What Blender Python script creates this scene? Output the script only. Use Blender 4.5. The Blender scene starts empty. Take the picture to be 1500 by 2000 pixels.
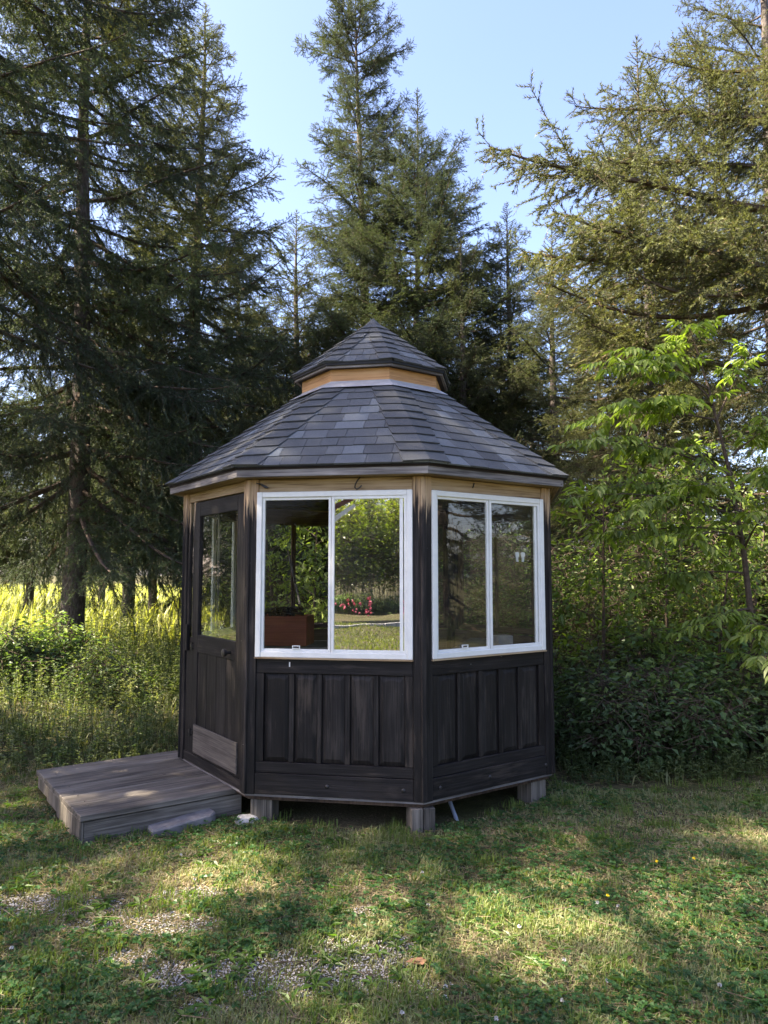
import bpy, math, random
import numpy as np
from mathutils import Vector, Matrix

# ------------------------------------------------------------------ camera, sky, sun, exposure
S = bpy.context.scene
PITCH, FOC, EYE = 0.0849, 1444.0, 1.6
cam_d = bpy.data.cameras.new('camera'); cam = bpy.data.objects.new('camera', cam_d)
S.collection.objects.link(cam); S.camera = cam
cam.location = (0, 0, EYE); cam.rotation_euler = (math.pi/2 + PITCH, 0, 0)
cam_d.sensor_fit = 'VERTICAL'; cam_d.sensor_height = 36.0; cam_d.lens = 36.0*FOC/2000.0
cam_d.clip_start = 0.05; cam_d.clip_end = 3000

SUN_AZ = math.radians(-101)      # measured from the viewing direction (+Y) towards the right (+X)
SUN_EL = math.radians(47)
SKY_K, SUN_K, EXPO = 0.10, 5.0, 2.72
sun_dir = Vector((math.sin(SUN_AZ)*math.cos(SUN_EL), math.cos(SUN_AZ)*math.cos(SUN_EL), math.sin(SUN_EL)))
W = bpy.data.worlds.new('World'); S.world = W; W.use_nodes = True
nt = W.node_tree; nt.nodes.clear()
sky = nt.nodes.new('ShaderNodeTexSky'); sky.sky_type = 'NISHITA'; sky.sun_disc = False
sky.sun_elevation = SUN_EL; sky.sun_rotation = SUN_AZ
sky.air_density = 1.0; sky.dust_density = 2.2; sky.ozone_density = 3.4
bg = nt.nodes.new('ShaderNodeBackground'); wo = nt.nodes.new('ShaderNodeOutputWorld')
bg.inputs['Strength'].default_value = SKY_K
wb = nt.nodes.new('ShaderNodeMix'); wb.data_type = 'RGBA'; wb.blend_type = 'MULTIPLY'     # the camera's white balance for the shade
wb.inputs[0].default_value = 1.0; wb.inputs[7].default_value = (0.90, 0.79, 0.83, 1)
nt.links.new(sky.outputs[0], wb.inputs[6]); nt.links.new(wb.outputs[2], bg.inputs['Color']); nt.links.new(bg.outputs[0], wo.inputs['Surface'])
sl = bpy.data.lights.new('sun', 'SUN'); sun = bpy.data.objects.new('sun', sl); S.collection.objects.link(sun)
sl.energy = SUN_K; sl.angle = math.radians(0.5); sl.color = (1.0, 0.87, 0.68)
sun.rotation_euler = sun_dir.to_track_quat('Z', 'Y').to_euler()
S.view_settings.view_transform = 'Standard'; S.view_settings.look = 'None'
S.view_settings.exposure = EXPO; S.view_settings.gamma = 1.0; S.view_settings.use_curve_mapping = False
S.render.engine = 'CYCLES'
S.cycles.max_bounces = 8; S.cycles.transparent_max_bounces = 16; S.cycles.diffuse_bounces = 4
S.cycles.glossy_bounces = 4; S.cycles.caustics_reflective = False; S.cycles.caustics_refractive = False

rng = np.random.default_rng(7); random.seed(7)
R_ = math.radians
COL = S.collection

# ------------------------------------------------------------------ layout helpers (where a thing stands)
CAMP = np.array([0, 0, EYE])
def ray(u, v):
    a = (u-750)/FOC; b = (1000-v)/FOC; c, s = math.cos(PITCH), math.sin(PITCH)
    return np.array([a, c-b*s, s+b*c])
def at(u, v, y): d = ray(u, v); return CAMP+d*(y/d[1])
def G(u, v, z=0.0): d = ray(u, v); return CAMP+d*((z-EYE)/d[2])

# ------------------------------------------------------------------ material helpers
def mat(name):
    m = bpy.data.materials.new(name); m.use_nodes = True; n = m.node_tree; n.nodes.clear()
    out = n.nodes.new('ShaderNodeOutputMaterial'); p = n.nodes.new('ShaderNodeBsdfPrincipled')
    n.links.new(p.outputs[0], out.inputs[0]); return m, n, p, out
def N(n, t, **k):
    x = n.nodes.new(t)
    for a, b in k.items():
        if a.startswith('i_'):
            key = a[2:]; x.inputs[int(key) if key.isdigit() else key].default_value = b
        else: setattr(x, a, b)
    return x
def ramp(n, src, stops):
    r = n.nodes.new('ShaderNodeValToRGB'); el = r.color_ramp.elements
    while len(el) < len(stops): el.new(0.5)
    for e, (p, c) in zip(el, stops):
        e.position = p; e.color = (c if len(c) == 4 else (*c, 1)) if not isinstance(c, (int, float)) else (c, c, c, 1)
    n.links.new(src, r.inputs[0]); return r.outputs[0]
def mixc(n, fac, a, b, mode='MIX'):
    m = n.nodes.new('ShaderNodeMix'); m.data_type = 'RGBA'; m.blend_type = mode
    for i, v in ((0, fac), (6, a), (7, b)):
        if isinstance(v, (int, float)): m.inputs[i].default_value = v
        elif isinstance(v, tuple): m.inputs[i].default_value = v if len(v) == 4 else (*v, 1)
        else: n.links.new(v, m.inputs[i])
    return m.outputs[2]
def mth(n, op, a, b=0.5):
    m = n.nodes.new('ShaderNodeMath'); m.operation = op
    for i, v in ((0, a), (1, b)):
        if isinstance(v, (int, float)): m.inputs[i].default_value = v
        else: n.links.new(v, m.inputs[i])
    return m.outputs[0]
def noise(n, vec, scale, detail=4, rough=0.6):
    t = N(n, 'ShaderNodeTexNoise'); t.inputs['Scale'].default_value = scale
    t.inputs['Detail'].default_value = detail; t.inputs['Roughness'].default_value = rough
    if vec is not None: n.links.new(vec, t.inputs['Vector'])
    return t.outputs[0]
def scaled(n, vec, s):
    m = N(n, 'ShaderNodeMapping'); m.inputs['Scale'].default_value = s; n.links.new(vec, m.inputs[0]); return m.outputs[0]
def bump(n, p, h, strength, dist=0.01):
    b = N(n, 'ShaderNodeBump'); b.inputs['Strength'].default_value = strength; b.inputs['Distance'].default_value = dist
    n.links.new(h, b.inputs['Height']); n.links.new(b.outputs[0], p.inputs['Normal'])

def wood(name, dark, mid, light, streak=0.5, rough=0.8, top_pale=None, knots=False, worn=0):
    """boards: 'grain' holds (along, across, depth) in metres, 'rnd' one number a board"""
    m, n, p, _ = mat(name)
    g = N(n, 'ShaderNodeAttribute', attribute_name='grain').outputs['Vector']
    rn = N(n, 'ShaderNodeAttribute', attribute_name='rnd').outputs['Fac']
    f1 = noise(n, scaled(n, g, (1.2, 45, 45)), 1.6, 6, 0.65)
    f2 = noise(n, scaled(n, g, (3.0, 160, 160)), 1.0, 3, 0.6)
    f3 = noise(n, scaled(n, g, (1, 3, 3)), 1.7, 3)
    a = mth(n, 'ADD', mth(n, 'MULTIPLY', f1, 0.6), mth(n, 'MULTIPLY', f2, 0.4))
    a = mth(n, 'ADD', a, mth(n, 'MULTIPLY', mth(n, 'SUBTRACT', f3, 0.5), 0.55))
    a = mth(n, 'ADD', a, mth(n, 'MULTIPLY', mth(n, 'SUBTRACT', rn, 0.5), 0.09))
    c = ramp(n, a, [(0.36, dark), (0.50, mid), (0.50+0.25*streak+0.08, light)])
    if knots:
        v = N(n, 'ShaderNodeTexVoronoi'); v.inputs['Scale'].default_value = 3.1
        n.links.new(scaled(n, g, (1, 2.0, 2.0)), v.inputs['Vector'])
        k = ramp(n, v.outputs['Distance'], [(0.035, 1.0), (0.06, 0.0)])
        c = mixc(n, k, c, (dark[0]*.35, dark[1]*.3, dark[2]*.25))
    if top_pale:       # rain never reaches the wood just under the eave: it kept its colour; streaky edge
        pos = N(n, 'ShaderNodeTexCoord').outputs['Object']
        z = N(n, 'ShaderNodeSeparateXYZ'); n.links.new(pos, z.inputs[0])
        zn = mth(n, 'ADD', z.outputs[2], mth(n, 'ADD', mth(n, 'MULTIPLY', mth(n, 'SUBTRACT', f1, 0.5), 1.0), mth(n, 'MULTIPLY', mth(n, 'SUBTRACT', f2, 0.5), 0.35)))
        k = ramp(n, mth(n, 'SUBTRACT', zn, top_pale[0]), [(0.0, 0.0), (top_pale[1], 1.0)])
        pale = ramp(n, a, [(0.35, (0.2, 0.125, 0.07)), (0.5, (0.42, 0.29, 0.17)), (0.7, (0.52, 0.39, 0.25))])
        c = mixc(n, k, c, pale)
    if worn:           # stain rubbed through to brown wood, in streaks along the grain, and pale flecks
        w1 = noise(n, scaled(n, g, (2.2, 26, 26)), 1.3, 5, 0.7); w2 = noise(n, scaled(n, g, (.8, 2, 2)), 2.3, 3)
        k = ramp(n, mth(n, 'ADD', w1, mth(n, 'MULTIPLY', mth(n, 'SUBTRACT', w2, 0.5), 0.8)), [(0.56, 0.0), (0.70, worn)])
        c = mixc(n, k, c, (0.105, 0.082, 0.066))
        v = N(n, 'ShaderNodeTexVoronoi'); v.inputs['Scale'].default_value = 9.0; n.links.new(g, v.inputs['Vector'])
        c = mixc(n, ramp(n, v.outputs['Distance'], [(0.018, 0.8), (0.03, 0.0)]), c, (0.3, 0.28, 0.25))
    n.links.new(c, p.inputs['Base Color'])
    p.inputs['Roughness'].default_value = rough; p.inputs['Specular IOR Level'].default_value = 0.25
    bump(n, p, a, 0.55, 0.006)
    return m

M = {}
M['dark_wood'] = wood('dark weathered wood', (0.0045, 0.0038, 0.0036), (0.0100, 0.0082, 0.0080), (0.03, 0.026, 0.024), 0.75, 0.62, worn=0.3)
M['post_wood'] = wood('dark post wood with pale top', (0.0050, 0.0042, 0.004), (0.0115, 0.0095, 0.009), (0.05, 0.042, 0.036), 0.6, 0.65, top_pale=(2.02, 0.07), worn=0.35)
M['panel_wood'] = wood('dark panel wood', (0.0045, 0.0038, 0.0036), (0.0105, 0.0085, 0.0082), (0.036, 0.031, 0.028), 0.55, 0.6, worn=0.32)
M['fresh_pine'] = wood('new pine trim', (0.32, 0.165, 0.07), (0.50, 0.28, 0.12), (0.58, 0.37, 0.18), 0.6, 0.6, knots=True)
M['old_pine'] = wood('yellowed pine header', (0.14, 0.085, 0.042), (0.34, 0.245, 0.14), (0.48, 0.37, 0.235), 0.6, 0.7, knots=True)
M['grey_board'] = wood('weathered grey board', (0.07, 0.063, 0.06), (0.18, 0.165, 0.158), (0.36, 0.33, 0.31), 0.5, 0.8, knots=True)
M['deck_wood'] = wood('weathered deck board', (0.045, 0.038, 0.031), (0.115, 0.10, 0.084), (0.24, 0.215, 0.18), 0.45, 0.75, knots=True)
M['block_wood'] = wood('grey foundation block', (0.045, 0.04, 0.034), (0.12, 0.105, 0.085), (0.23, 0.2, 0.165), 0.4, 0.85)
M['kick_wood'] = wood('worn brown kick board', (0.03, 0.026, 0.023), (0.085, 0.073, 0.062), (0.17, 0.145, 0.12), 0.5, 0.8)
M['red_box'] = wood('red brown painted wood', (0.13, 0.035, 0.018), (0.2, 0.055, 0.028), (0.26, 0.085, 0.045), 0.6, 0.6)
M['brown_wood'] = wood('brown inner wood', (0.03, 0.019, 0.013), (0.07, 0.045, 0.03), (0.13, 0.09, 0.06), 0.6, 0.7)

def simple(name, c, rough=0.6, spec=0.3, nscale=None, amt=0.25, bmp=0, metal=0):
    m, n, p, _ = mat(name)
    if nscale:
        co = N(n, 'ShaderNodeTexCoord').outputs['Object']
        f = noise(n, co, nscale, 5)
        c2 = tuple(x*(1-amt) for x in c); c3 = tuple(min(1, x*(1+amt)) for x in c)
        n.links.new(ramp(n, f, [(0.3, c2), (0.7, c3)]), p.inputs['Base Color'])
        if bmp: bump(n, p, f, bmp, 0.01)
    else: p.inputs['Base Color'].default_value = (*c, 1)
    p.inputs['Roughness'].default_value = rough; p.inputs['Specular IOR Level'].default_value = spec
    p.inputs['Metallic'].default_value = metal
    return m
M['white_vinyl'] = simple('white window frame', (0.73, 0.73, 0.69), 0.4, 0.4, 14, 0.06)
M['flashing'] = simple('galvanised flashing', (0.36, 0.36, 0.36), 0.5, 0.4, 9, 0.2)
M['black'] = simple('black drip edge', (0.012, 0.012, 0.013), 0.6, 0.3, 20, 0.3)
M['iron'] = simple('dark iron', (0.02, 0.018, 0.017), 0.45, 0.5, 40, 0.4)
M['stone'] = simple('pale stone', (0.38, 0.37, 0.35), 0.9, 0.2, 9, 0.35, 0.6)
M['slab'] = simple('grey slab', (0.17, 0.16, 0.16), 0.9, 0.2, 14, 0.3, 0.4)
M['pipe'] = simple('pale plastic pipe', (0.42, 0.47, 0.56), 0.4, 0.4, 10, 0.1)
M['white_thing'] = simple('white plastic', (0.7, 0.7, 0.67), 0.5, 0.3)
M['inner_dark'] = simple('dark inner boards', (0.022, 0.016, 0.013), 0.8, 0.2, 6, 0.4)
M['block_pale'] = simple('pale block', (0.34, 0.31, 0.27), 0.8, 0.2, 12, 0.15)
M['dark_plant'] = simple('dried dark leaves', (0.02, 0.017, 0.014), 0.7, 0.3, 30, 0.5)
M['petal_white'] = simple('white petals', (0.5, 0.48, 0.44), 0.7, 0.2)
M['petal_yellow'] = simple('yellow petals', (0.75, 0.55, 0.02), 0.6, 0.2)
M['petal_pink'] = simple('pink petals', (0.62, 0.17, 0.26), 0.6, 0.2)
M['dead_leaf'] = simple('dead leaf', (0.16, 0.085, 0.05), 0.8, 0.2, 30, 0.4)
M['house_wall'] = simple('pale house siding', (0.45, 0.42, 0.37), 0.8, 0.2, 3, 0.08)
M['house_roof'] = simple('brown house roof', (0.13, 0.055, 0.04), 0.85, 0.2, 12, 0.35)
M['bark_plain'] = simple('thin bark', (0.075, 0.055, 0.04), 0.85, 0.2, 25, 0.4, 0.5)

# shingles: mineral granules, tone of each tab from object's own attribute
def shingle_mat():
    m, n, p, _ = mat('asphalt shingle')
    t = N(n, 'ShaderNodeAttribute', attribute_name='rnd').outputs['Fac']
    co = N(n, 'ShaderNodeTexCoord').outputs['Object']
    c = ramp(n, t, [(0.0, (0.055, 0.058, 0.060)), (0.45, (0.078, 0.084, 0.088)), (0.72, (0.104, 0.113, 0.120)), (1.0, (0.155, 0.175, 0.188))])
    g = noise(n, co, 260, 3, 0.85); g2 = noise(n, co, 5, 6, 0.7)
    c = mixc(n, 0.75, c, ramp(n, g, [(0.3, 0.35), (0.7, 1.5)]), 'MULTIPLY')
    c = mixc(n, 0.5, c, ramp(n, g2, [(0.3, 0.7), (0.7, 1.2)]), 'MULTIPLY')
    n.links.new(c, p.inputs['Base Color']); p.inputs['Roughness'].default_value = 0.82
    p.inputs['Specular IOR Level'].default_value = 0.35
    bump(n, p, g, 0.5, 0.004); return m
M['shingle'] = shingle_mat()

def glass_mat(name, k, tint=(0.93, 0.95, 0.93), fm=1.3, dust=1.0):
    m, n, p, out = mat(name); n.nodes.remove(p)
    tr = N(n, 'ShaderNodeBsdfTransparent'); tr.inputs[0].default_value = (*tint, 1)
    gl = N(n, 'ShaderNodeBsdfGlossy'); gl.inputs['Roughness'].default_value = 0.012
    co = N(n, 'ShaderNodeTexCoord').outputs['Object']
    b = N(n, 'ShaderNodeBump'); b.inputs['Strength'].default_value = 0.04; b.inputs['Distance'].default_value = 0.02
    n.links.new(noise(n, co, 3.0, 1), b.inputs['Height']); n.links.new(b.outputs[0], gl.inputs['Normal'])
    fr = N(n, 'ShaderNodeFresnel'); fr.inputs[0].default_value = 1.5
    f = mth(n, 'ADD', mth(n, 'MULTIPLY', fr.outputs[0], fm), k)
    f = mth(n, 'MULTIPLY', f, mth(n, 'SUBTRACT', 1.0, N(n, 'ShaderNodeNewGeometry').outputs['Backfacing']))    # one mirroring face a pane
    mx = N(n, 'ShaderNodeMixShader'); n.links.new(f, mx.inputs[0])
    n.links.new(tr.outputs[0], mx.inputs[1]); n.links.new(gl.outputs[0], mx.inputs[2])
    df = N(n, 'ShaderNodeBsdfDiffuse'); df.inputs[0].default_value = (0.5, 0.5, 0.46, 1)   # a film of dust
    m2 = N(n, 'ShaderNodeMixShader')
    n.links.new(ramp(n, noise(n, scaled(n, co, (3, 3, 1.2)), 2.2, 5), [(0.4, 0.01*dust), (0.8, 0.045*dust)]), m2.inputs[0])
    n.links.new(mx.outputs[0], m2.inputs[1]); n.links.new(df.outputs[0], m2.inputs[2])
    n.links.new(m2.outputs[0], out.inputs[0]); return m
M['glass'] = glass_mat('window glass', 0.04, (0.95, 0.96, 0.95), 1.6, 0.4)
M['glass_clear'] = glass_mat('clear glass', 0.0, (0.97, 0.98, 0.97), 0.22, 0.0)
M['glass_double'] = glass_mat('two panes slid one behind the other', 0.50, (0.8, 0.82, 0.8))
M['glass_door'] = glass_mat('door glass', 0.24, (0.9, 0.93, 0.86), 1.0, 0.3)

def leaf_mat(name, trans=0.35, rough=0.5, tcol=(1.25, 1.35, 0.55), vary=0.25):
    """colour of each leaf or needle from its 'tint'; light also comes through it"""
    m, n, p, out = mat(name)
    a = N(n, 'ShaderNodeAttribute', attribute_name='tint').outputs['Color']
    oi = N(n, 'ShaderNodeObjectInfo').outputs['Random']
    a = mixc(n, 1.0, a, ramp(n, oi, [(0.0, (1-vary, 1-vary, 1-vary*.6)), (0.5, 1.0), (1.0, (1+vary*1.2, 1+vary, 1-vary*.3))]), 'MULTIPLY')
    a = mixc(n, 1.0, a, N(n, 'ShaderNodeObjectInfo').outputs['Color'], 'MULTIPLY')
    n.links.new(a, p.inputs['Base Color']); p.inputs['Roughness'].default_value = rough
    p.inputs['Specular IOR Level'].default_value = 0.3
    t = N(n, 'ShaderNodeBsdfTranslucent'); n.links.new(mixc(n, 1.0, a, tcol, 'MULTIPLY'), t.inputs[0])
    mx = N(n, 'ShaderNodeMixShader'); mx.inputs[0].default_value = trans
    n.links.new(p.outputs[0], mx.inputs[1]); n.links.new(t.outputs[0], mx.inputs[2]); n.links.new(mx.outputs[0], out.inputs[0])
    return m
M['needle'] = leaf_mat('spruce needles', 0.34, 0.55, (1.3, 1.3, 0.6))
M['leaf'] = leaf_mat('broad leaves', 0.42, 0.42, (1.5, 1.7, 0.5), 0.15)
M['grass'] = leaf_mat('grass blades', 0.38, 0.5, (1.5, 1.6, 0.45), 0.0)

def bark():
    m, n, p, _ = mat('spruce bark')
    co = N(n, 'ShaderNodeTexCoord').outputs['Object']
    f = noise(n, scaled(n, co, (9, 9, 3)), 3, 6, 0.7)
    c = ramp(n, f, [(0.3, (0.028, 0.021, 0.018)), (0.5, (0.075, 0.06, 0.05)), (0.7, (0.17, 0.145, 0.125))])
    n.links.new(c, p.inputs['Base Color']); p.inputs['Roughness'].default_value = 0.9
    bump(n, p, f, 0.9, 0.03); return m
M['bark'] = bark()

def ground_mat():
    m, n, p, _ = mat('lawn soil and thatch')
    co = N(n, 'ShaderNodeTexCoord').outputs['Object']
    f = noise(n, co, 1.1, 6, 0.6); f2 = noise(n, co, 60, 5, 0.75); f3 = noise(n, scaled(n, co, (1, 1, 1)), 9, 5, 0.7)
    soil = ramp(n, f2, [(0.3, (0.035, 0.027, 0.019)), (0.5, (0.12, 0.095, 0.062)), (0.7, (0.24, 0.195, 0.13))])
    gr = ramp(n, f3, [(0.3, (0.03, 0.036, 0.011)), (0.6, (0.075, 0.085, 0.024))])
    c = mixc(n, ramp(n, f, [(0.35, 0.25), (0.6, 0.8)]), soil, gr)
    n.links.new(c, p.inputs['Base Color']); p.inputs['Roughness'].default_value = 0.95
    p.inputs['Specular IOR Level'].default_value = 0.1
    bump(n, p, f2, 0.8, 0.03); return m
M['ground'] = ground_mat()

# ------------------------------------------------------------------ mesh helpers
def tag(o, label=None, cat=None, group=None, kind=None):
    if label: o['label'] = label
    if cat: o['category'] = cat
    if group: o['group'] = group
    if kind: o['kind'] = kind
    return o
def empty(name, loc, rz=0, parent=None):
    o = bpy.data.objects.new(name, None); COL.objects.link(o); o.location = loc; o.rotation_euler = (0, 0, rz)
    o.empty_display_size = 0.1
    if parent: o.parent = parent
    return o
def link(name, me, parent=None):
    o = bpy.data.objects.new(name, me); COL.objects.link(o)
    if parent: o.parent = parent
    return o
def tri_mesh(name, V, F, mats, mi=None, tint=None, smooth=False):
    V = np.asarray(V, np.float32).reshape(-1, 3); F = np.asarray(F, np.int32); k = F.shape[1]
    me = bpy.data.meshes.new(name)
    me.vertices.add(len(V)); me.vertices.foreach_set('co', V.ravel())
    me.loops.add(F.size); me.loops.foreach_set('vertex_index', F.ravel())
    me.polygons.add(len(F)); me.polygons.foreach_set('loop_start', np.arange(0, F.size, k, dtype=np.int32))
    me.polygons.foreach_set('loop_total', np.full(len(F), k, np.int32))
    for m in mats: me.materials.append(m)
    if mi is not None: me.polygons.foreach_set('material_index', np.asarray(mi, np.int32))
    me.polygons.foreach_set('use_smooth', np.full(len(F), bool(smooth)))
    if tint is not None:
        a = me.color_attributes.new('tint', 'FLOAT_COLOR', 'POINT')
        t = np.ones((len(V), 4), np.float32); t[:, :3] = tint; a.data.foreach_set('color', t.ravel())
    me.update(); me.validate(); return me

class MB:
    """collects solids with 'grain' and 'rnd' for ONE mesh object"""
    def __init__(s): s.v = []; s.f = []; s.g = []; s.r = []; s.m = []; s.mi = 0
    def poly(s, pts, faces, grain, r=None):
        b = len(s.v); s.v += [tuple(p) for p in pts]; s.g += [tuple(g) for g in grain]
        s.r += [random.random() if r is None else r]*len(pts)
        s.f += [tuple(b+i for i in f) for f in faces]; s.m += [s.mi]*len(faces)
    def box(s, o, ex, ey, ez, dx, dy, dz, along=0, r=None, cham=0.0):
        """o corner; ex,ey,ez unit axes; along: which axis the grain runs"""
        o = Vector(o); ex, ey, ez = Vector(ex), Vector(ey), Vector(ez)
        off = (random.random()*40, random.random()*40, random.random()*40)
        P = []; Gn = []
        for k in range(8):
            a, b, c = k & 1, (k >> 1) & 1, (k >> 2) & 1
            P.append(o+ex*dx*a+ey*dy*b+ez*dz*c)
            q = [dx*a, dy*b, dz*c]; q = [q[along]]+[q[i] for i in range(3) if i != along]
            Gn.append((q[0]+off[0], q[1]+off[1], q[2]+off[2]))
        F = [(0, 2, 3, 1), (4, 5, 7, 6), (0, 1, 5, 4), (2, 6, 7, 3), (0, 4, 6, 2), (1, 3, 7, 5)]
        if ex.cross(ey).dot(ez) < 0: F = [tuple(reversed(f)) for f in F]
        s.poly(P, F, Gn, r)
    def tube(s, pts, rad, n=8, r=None, caps=True):
        pts = [Vector(p) for p in pts]; off = random.random()*40; rr = random.random() if r is None else r
        b = len(s.v); L = 0
        for i, p in enumerate(pts):
            d = (pts[min(i+1, len(pts)-1)]-pts[max(i-1, 0)]).normalized()
            a = d.orthogonal().normalized() if i == 0 else (a-d*a.dot(d)).normalized()
            c = d.cross(a); R = rad[i] if isinstance(rad, (list, tuple)) else rad
            if i: L += (p-pts[i-1]).length
            for k in range(n):
                t = 2*math.pi*k/n; s.v.append(tuple(p+a*math.cos(t)*R+c*math.sin(t)*R))
                s.g.append((L+off, math.cos(t)*R+off, math.sin(t)*R)); s.r.append(rr)
        for i in range(len(pts)-1):
            for k in range(n):
                q = (k+1) % n; s.f.append((b+i*n+k, b+i*n+q, b+(i+1)*n+q, b+(i+1)*n+k)); s.m.append(s.mi)
        if caps:
            s.f.append(tuple(b+k for k in reversed(range(n)))); s.f.append(tuple(b+(len(pts)-1)*n+k for k in range(n))); s.m += [s.mi]*2
    def mesh(s, name, mats):
        me = bpy.data.meshes.new(name); me.from_pydata(s.v, [], s.f)
        for m in (mats if isinstance(mats, (list, tuple)) else [mats]): me.materials.append(m)
        a = me.attributes.new('grain', 'FLOAT_VECTOR', 'POINT'); a.data.foreach_set('vector', np.array(s.g, np.float32).ravel())
        a = me.attributes.new('rnd', 'FLOAT', 'POINT'); a.data.foreach_set('value', np.array(s.r, np.float32))
        me.polygons.foreach_set('material_index', np.array(s.m, np.int32)); me.update(); return me
    def build(s, name, mats, parent=None, bevel=0.0):
        o = link(name, s.mesh(name, mats), parent)
        if bevel:
            b = o.modifiers.new('bevel', 'BEVEL'); b.width = bevel; b.segments = 1; b.limit_method = 'ANGLE'
        return o

# value noise for layouts
def vnoise(x, y, seed=0):
    x = np.asarray(x, float); y = np.asarray(y, float); xi = np.floor(x).astype(int); yi = np.floor(y).astype(int)
    def h(a, b):
        n = (a*374761393+b*668265263+seed*1442695041) & 0x7fffffff; n = ((n ^ (n >> 13))*1274126177) & 0x7fffffff
        return ((n ^ (n >> 16)) & 0xffff)/65535.0
    fx = x-xi; fy = y-yi; fx = fx*fx*(3-2*fx); fy = fy*fy*(3-2*fy)
    return (h(xi, yi)*(1-fx)+h(xi+1, yi)*fx)*(1-fy)+(h(xi, yi+1)*(1-fx)+h(xi+1, yi+1)*fx)*fy
def fbm(x, y, seed=0, o=4):
    s = 0; a = 0.5
    for i in range(o): s = s+a*vnoise(np.asarray(x)*2**i, np.asarray(y)*2**i, seed+i); a *= 0.5
    return s/(1-0.5**o)
def gh(x, y):
    """ground height: level round the gazebo, gently uneven elsewhere"""
    x = np.asarray(x, float); y = np.asarray(y, float)
    d = np.hypot(x+0.1, y-6.2); k = np.clip((d-1.9)/5, 0, 1)
    h = (fbm(x*0.25+9, y*0.25+4, 3, 3)-0.5)*0.5*k
    h = h+(fbm(x*1.7, y*1.7, 11, 3)-0.5)*0.05*np.clip((d-1.3)/1, 0, 1)
    return h

# ------------------------------------------------------------------ ground
def grid_mesh(name, xs, ys, hf, m):
    X, Y = np.meshgrid(xs, ys); V = np.stack([X, Y, hf(X, Y)], -1).reshape(-1, 3)
    nx, ny = len(xs), len(ys); i = np.arange((ny-1)*nx).reshape(ny-1, nx)[:, :-1].ravel()
    return tri_mesh(name, V, np.stack([i, i+1, i+nx+1, i+nx], 1), [m], smooth=True)
def axis(a, b, c, fine, coarse_n):
    mid = np.arange(b[0], b[1], fine); lo = -np.geomspace(-b[0], -a, coarse_n)[1:][::-1] if b[0] < 0 else np.array([])
    return np.concatenate([lo, mid, np.geomspace(b[1], c, coarse_n)])
xs = axis(-900, (-9, 9), 900, 0.12, 26); ys = axis(-900, (-6, 20), 1600, 0.12, 30)
gme = grid_mesh('lawn_ground', xs, ys, gh, M['ground'])
tag(link('ground', gme), kind='structure')

# ------------------------------------------------------------------ gazebo
CX, CY, TH, RW = -0.094, 6.2191, -0.2272, 1.5161
gz = empty('gazebo', (CX, CY, 0), -TH)
tag(gz, 'octagonal dark wooden gazebo with white framed windows and shingled two tier roof', 'gazebo')
A45 = math.pi/4; C22 = math.cos(math.pi/8); S22 = math.sin(math.pi/8)
def corner(i, R=RW): return Vector((-R*math.sin(i*A45), -R*math.cos(i*A45), 0))
def fdir(j):
    """face j lies between corner j+1 (its left as seen from outside) and corner j"""
    e = (corner(j)-corner(j+1)).normalized(); n = Vector((e.y, -e.x, 0)); return e, n
FW = (corner(0)-corner(1)).length
Z = Vector((0, 0, 1))
def fbox(mb, j, s0, s1, z0, z1, o0, o1, along=0, r=None):
    e, n = fdir(j); o = corner(j+1)+e*s0+n*o0+Z*z0
    mb.box(o, e, Z, n, s1-s0, z1-z0, o1-o0, along, r)
def fp(j, s, z, o=0):
    e, n = fdir(j); return corner(j+1)+e*s+n*o+Z*z
def fpart(name, m, j, *a, parent=gz, along=0, bevel=0.002, r=None):
    mb = MB(); fbox(mb, j, *a, along=along, r=r); return mb.build(name, M[m], parent, bevel)

# floor, foundation blocks
mb = MB()
P = [corner(i, RW-0.02) for i in range(8)]
mb.poly([p+Z*0.15 for p in P]+[p+Z*0.19 for p in P], [tuple(range(8)), tuple(reversed(range(8, 16)))]+[((i+1) % 8, i, i+8, (i+1) % 8+8) for i in range(8)], [(p.x, p.y, 0) for p in P]*2)
mb.build('floor', M['brown_wood'], gz)
for i in range(8):
    c = corner(i, RW-0.075); d = corner(i, 1).normalized(); t = Vector((-d.y, d.x, 0))
    for k in (-1, 1):
        mb = MB(); w = 0.076
        j = i if k < 0 else i-1
        if i == 0: mb.box(c+t*(-w if k < 0 else 0.002)-d*0.07-Z*0.05, t, d, Z, w-0.002, 0.14, 0.198, 2)
        elif k < 0:
            e, n = fdir(0) if i == 1 else fdir(-1) if i == 7 else fdir(i)
            cc = corner(i, RW-0.02)+(e*0.015 if i == 1 else -e*0.165 if i == 7 else -e*0.07)-n*0.15-Z*0.05
            mb.box(cc, e, n, Z, 0.15, 0.14, 0.198, 2)
        else: continue
        mb.build('foundation_block', M['block_wood'], gz, 0.004)

def post(i):
    """corner post of three strips: one on each face and the corner bead between them"""
    L = MB(); fbox(L, i, FW-0.062, FW-0.004, 0.19, 2.236, -0.03, 0.018, 1); L.build('post_strip', M['post_wood'], gz, 0.003)
    L = MB(); fbox(L, i-1, 0.004, 0.062, 0.19, 2.236, -0.03, 0.018, 1); L.build('post_strip', M['post_wood'], gz, 0.003)
    d = corner(i, 1).normalized(); t = Vector((-d.y, d.x, 0)); mb = MB()
    mb.box(corner(i, RW-0.05)-t*0.017+Z*0.192, t, d, Z, 0.034, 0.078, 2.042, 2); mb.build('corner_bead', M['post_wood'], gz, 0.005)
for i in range(8): post(i)

def sheet(name, m, j, s0, s1, z0, z1, o, parent, th=0.004):
    mb = MB(); fbox(mb, j, s0, s1, z0, z1, o, o+th); return mb.build(name, M[m], parent)

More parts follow.
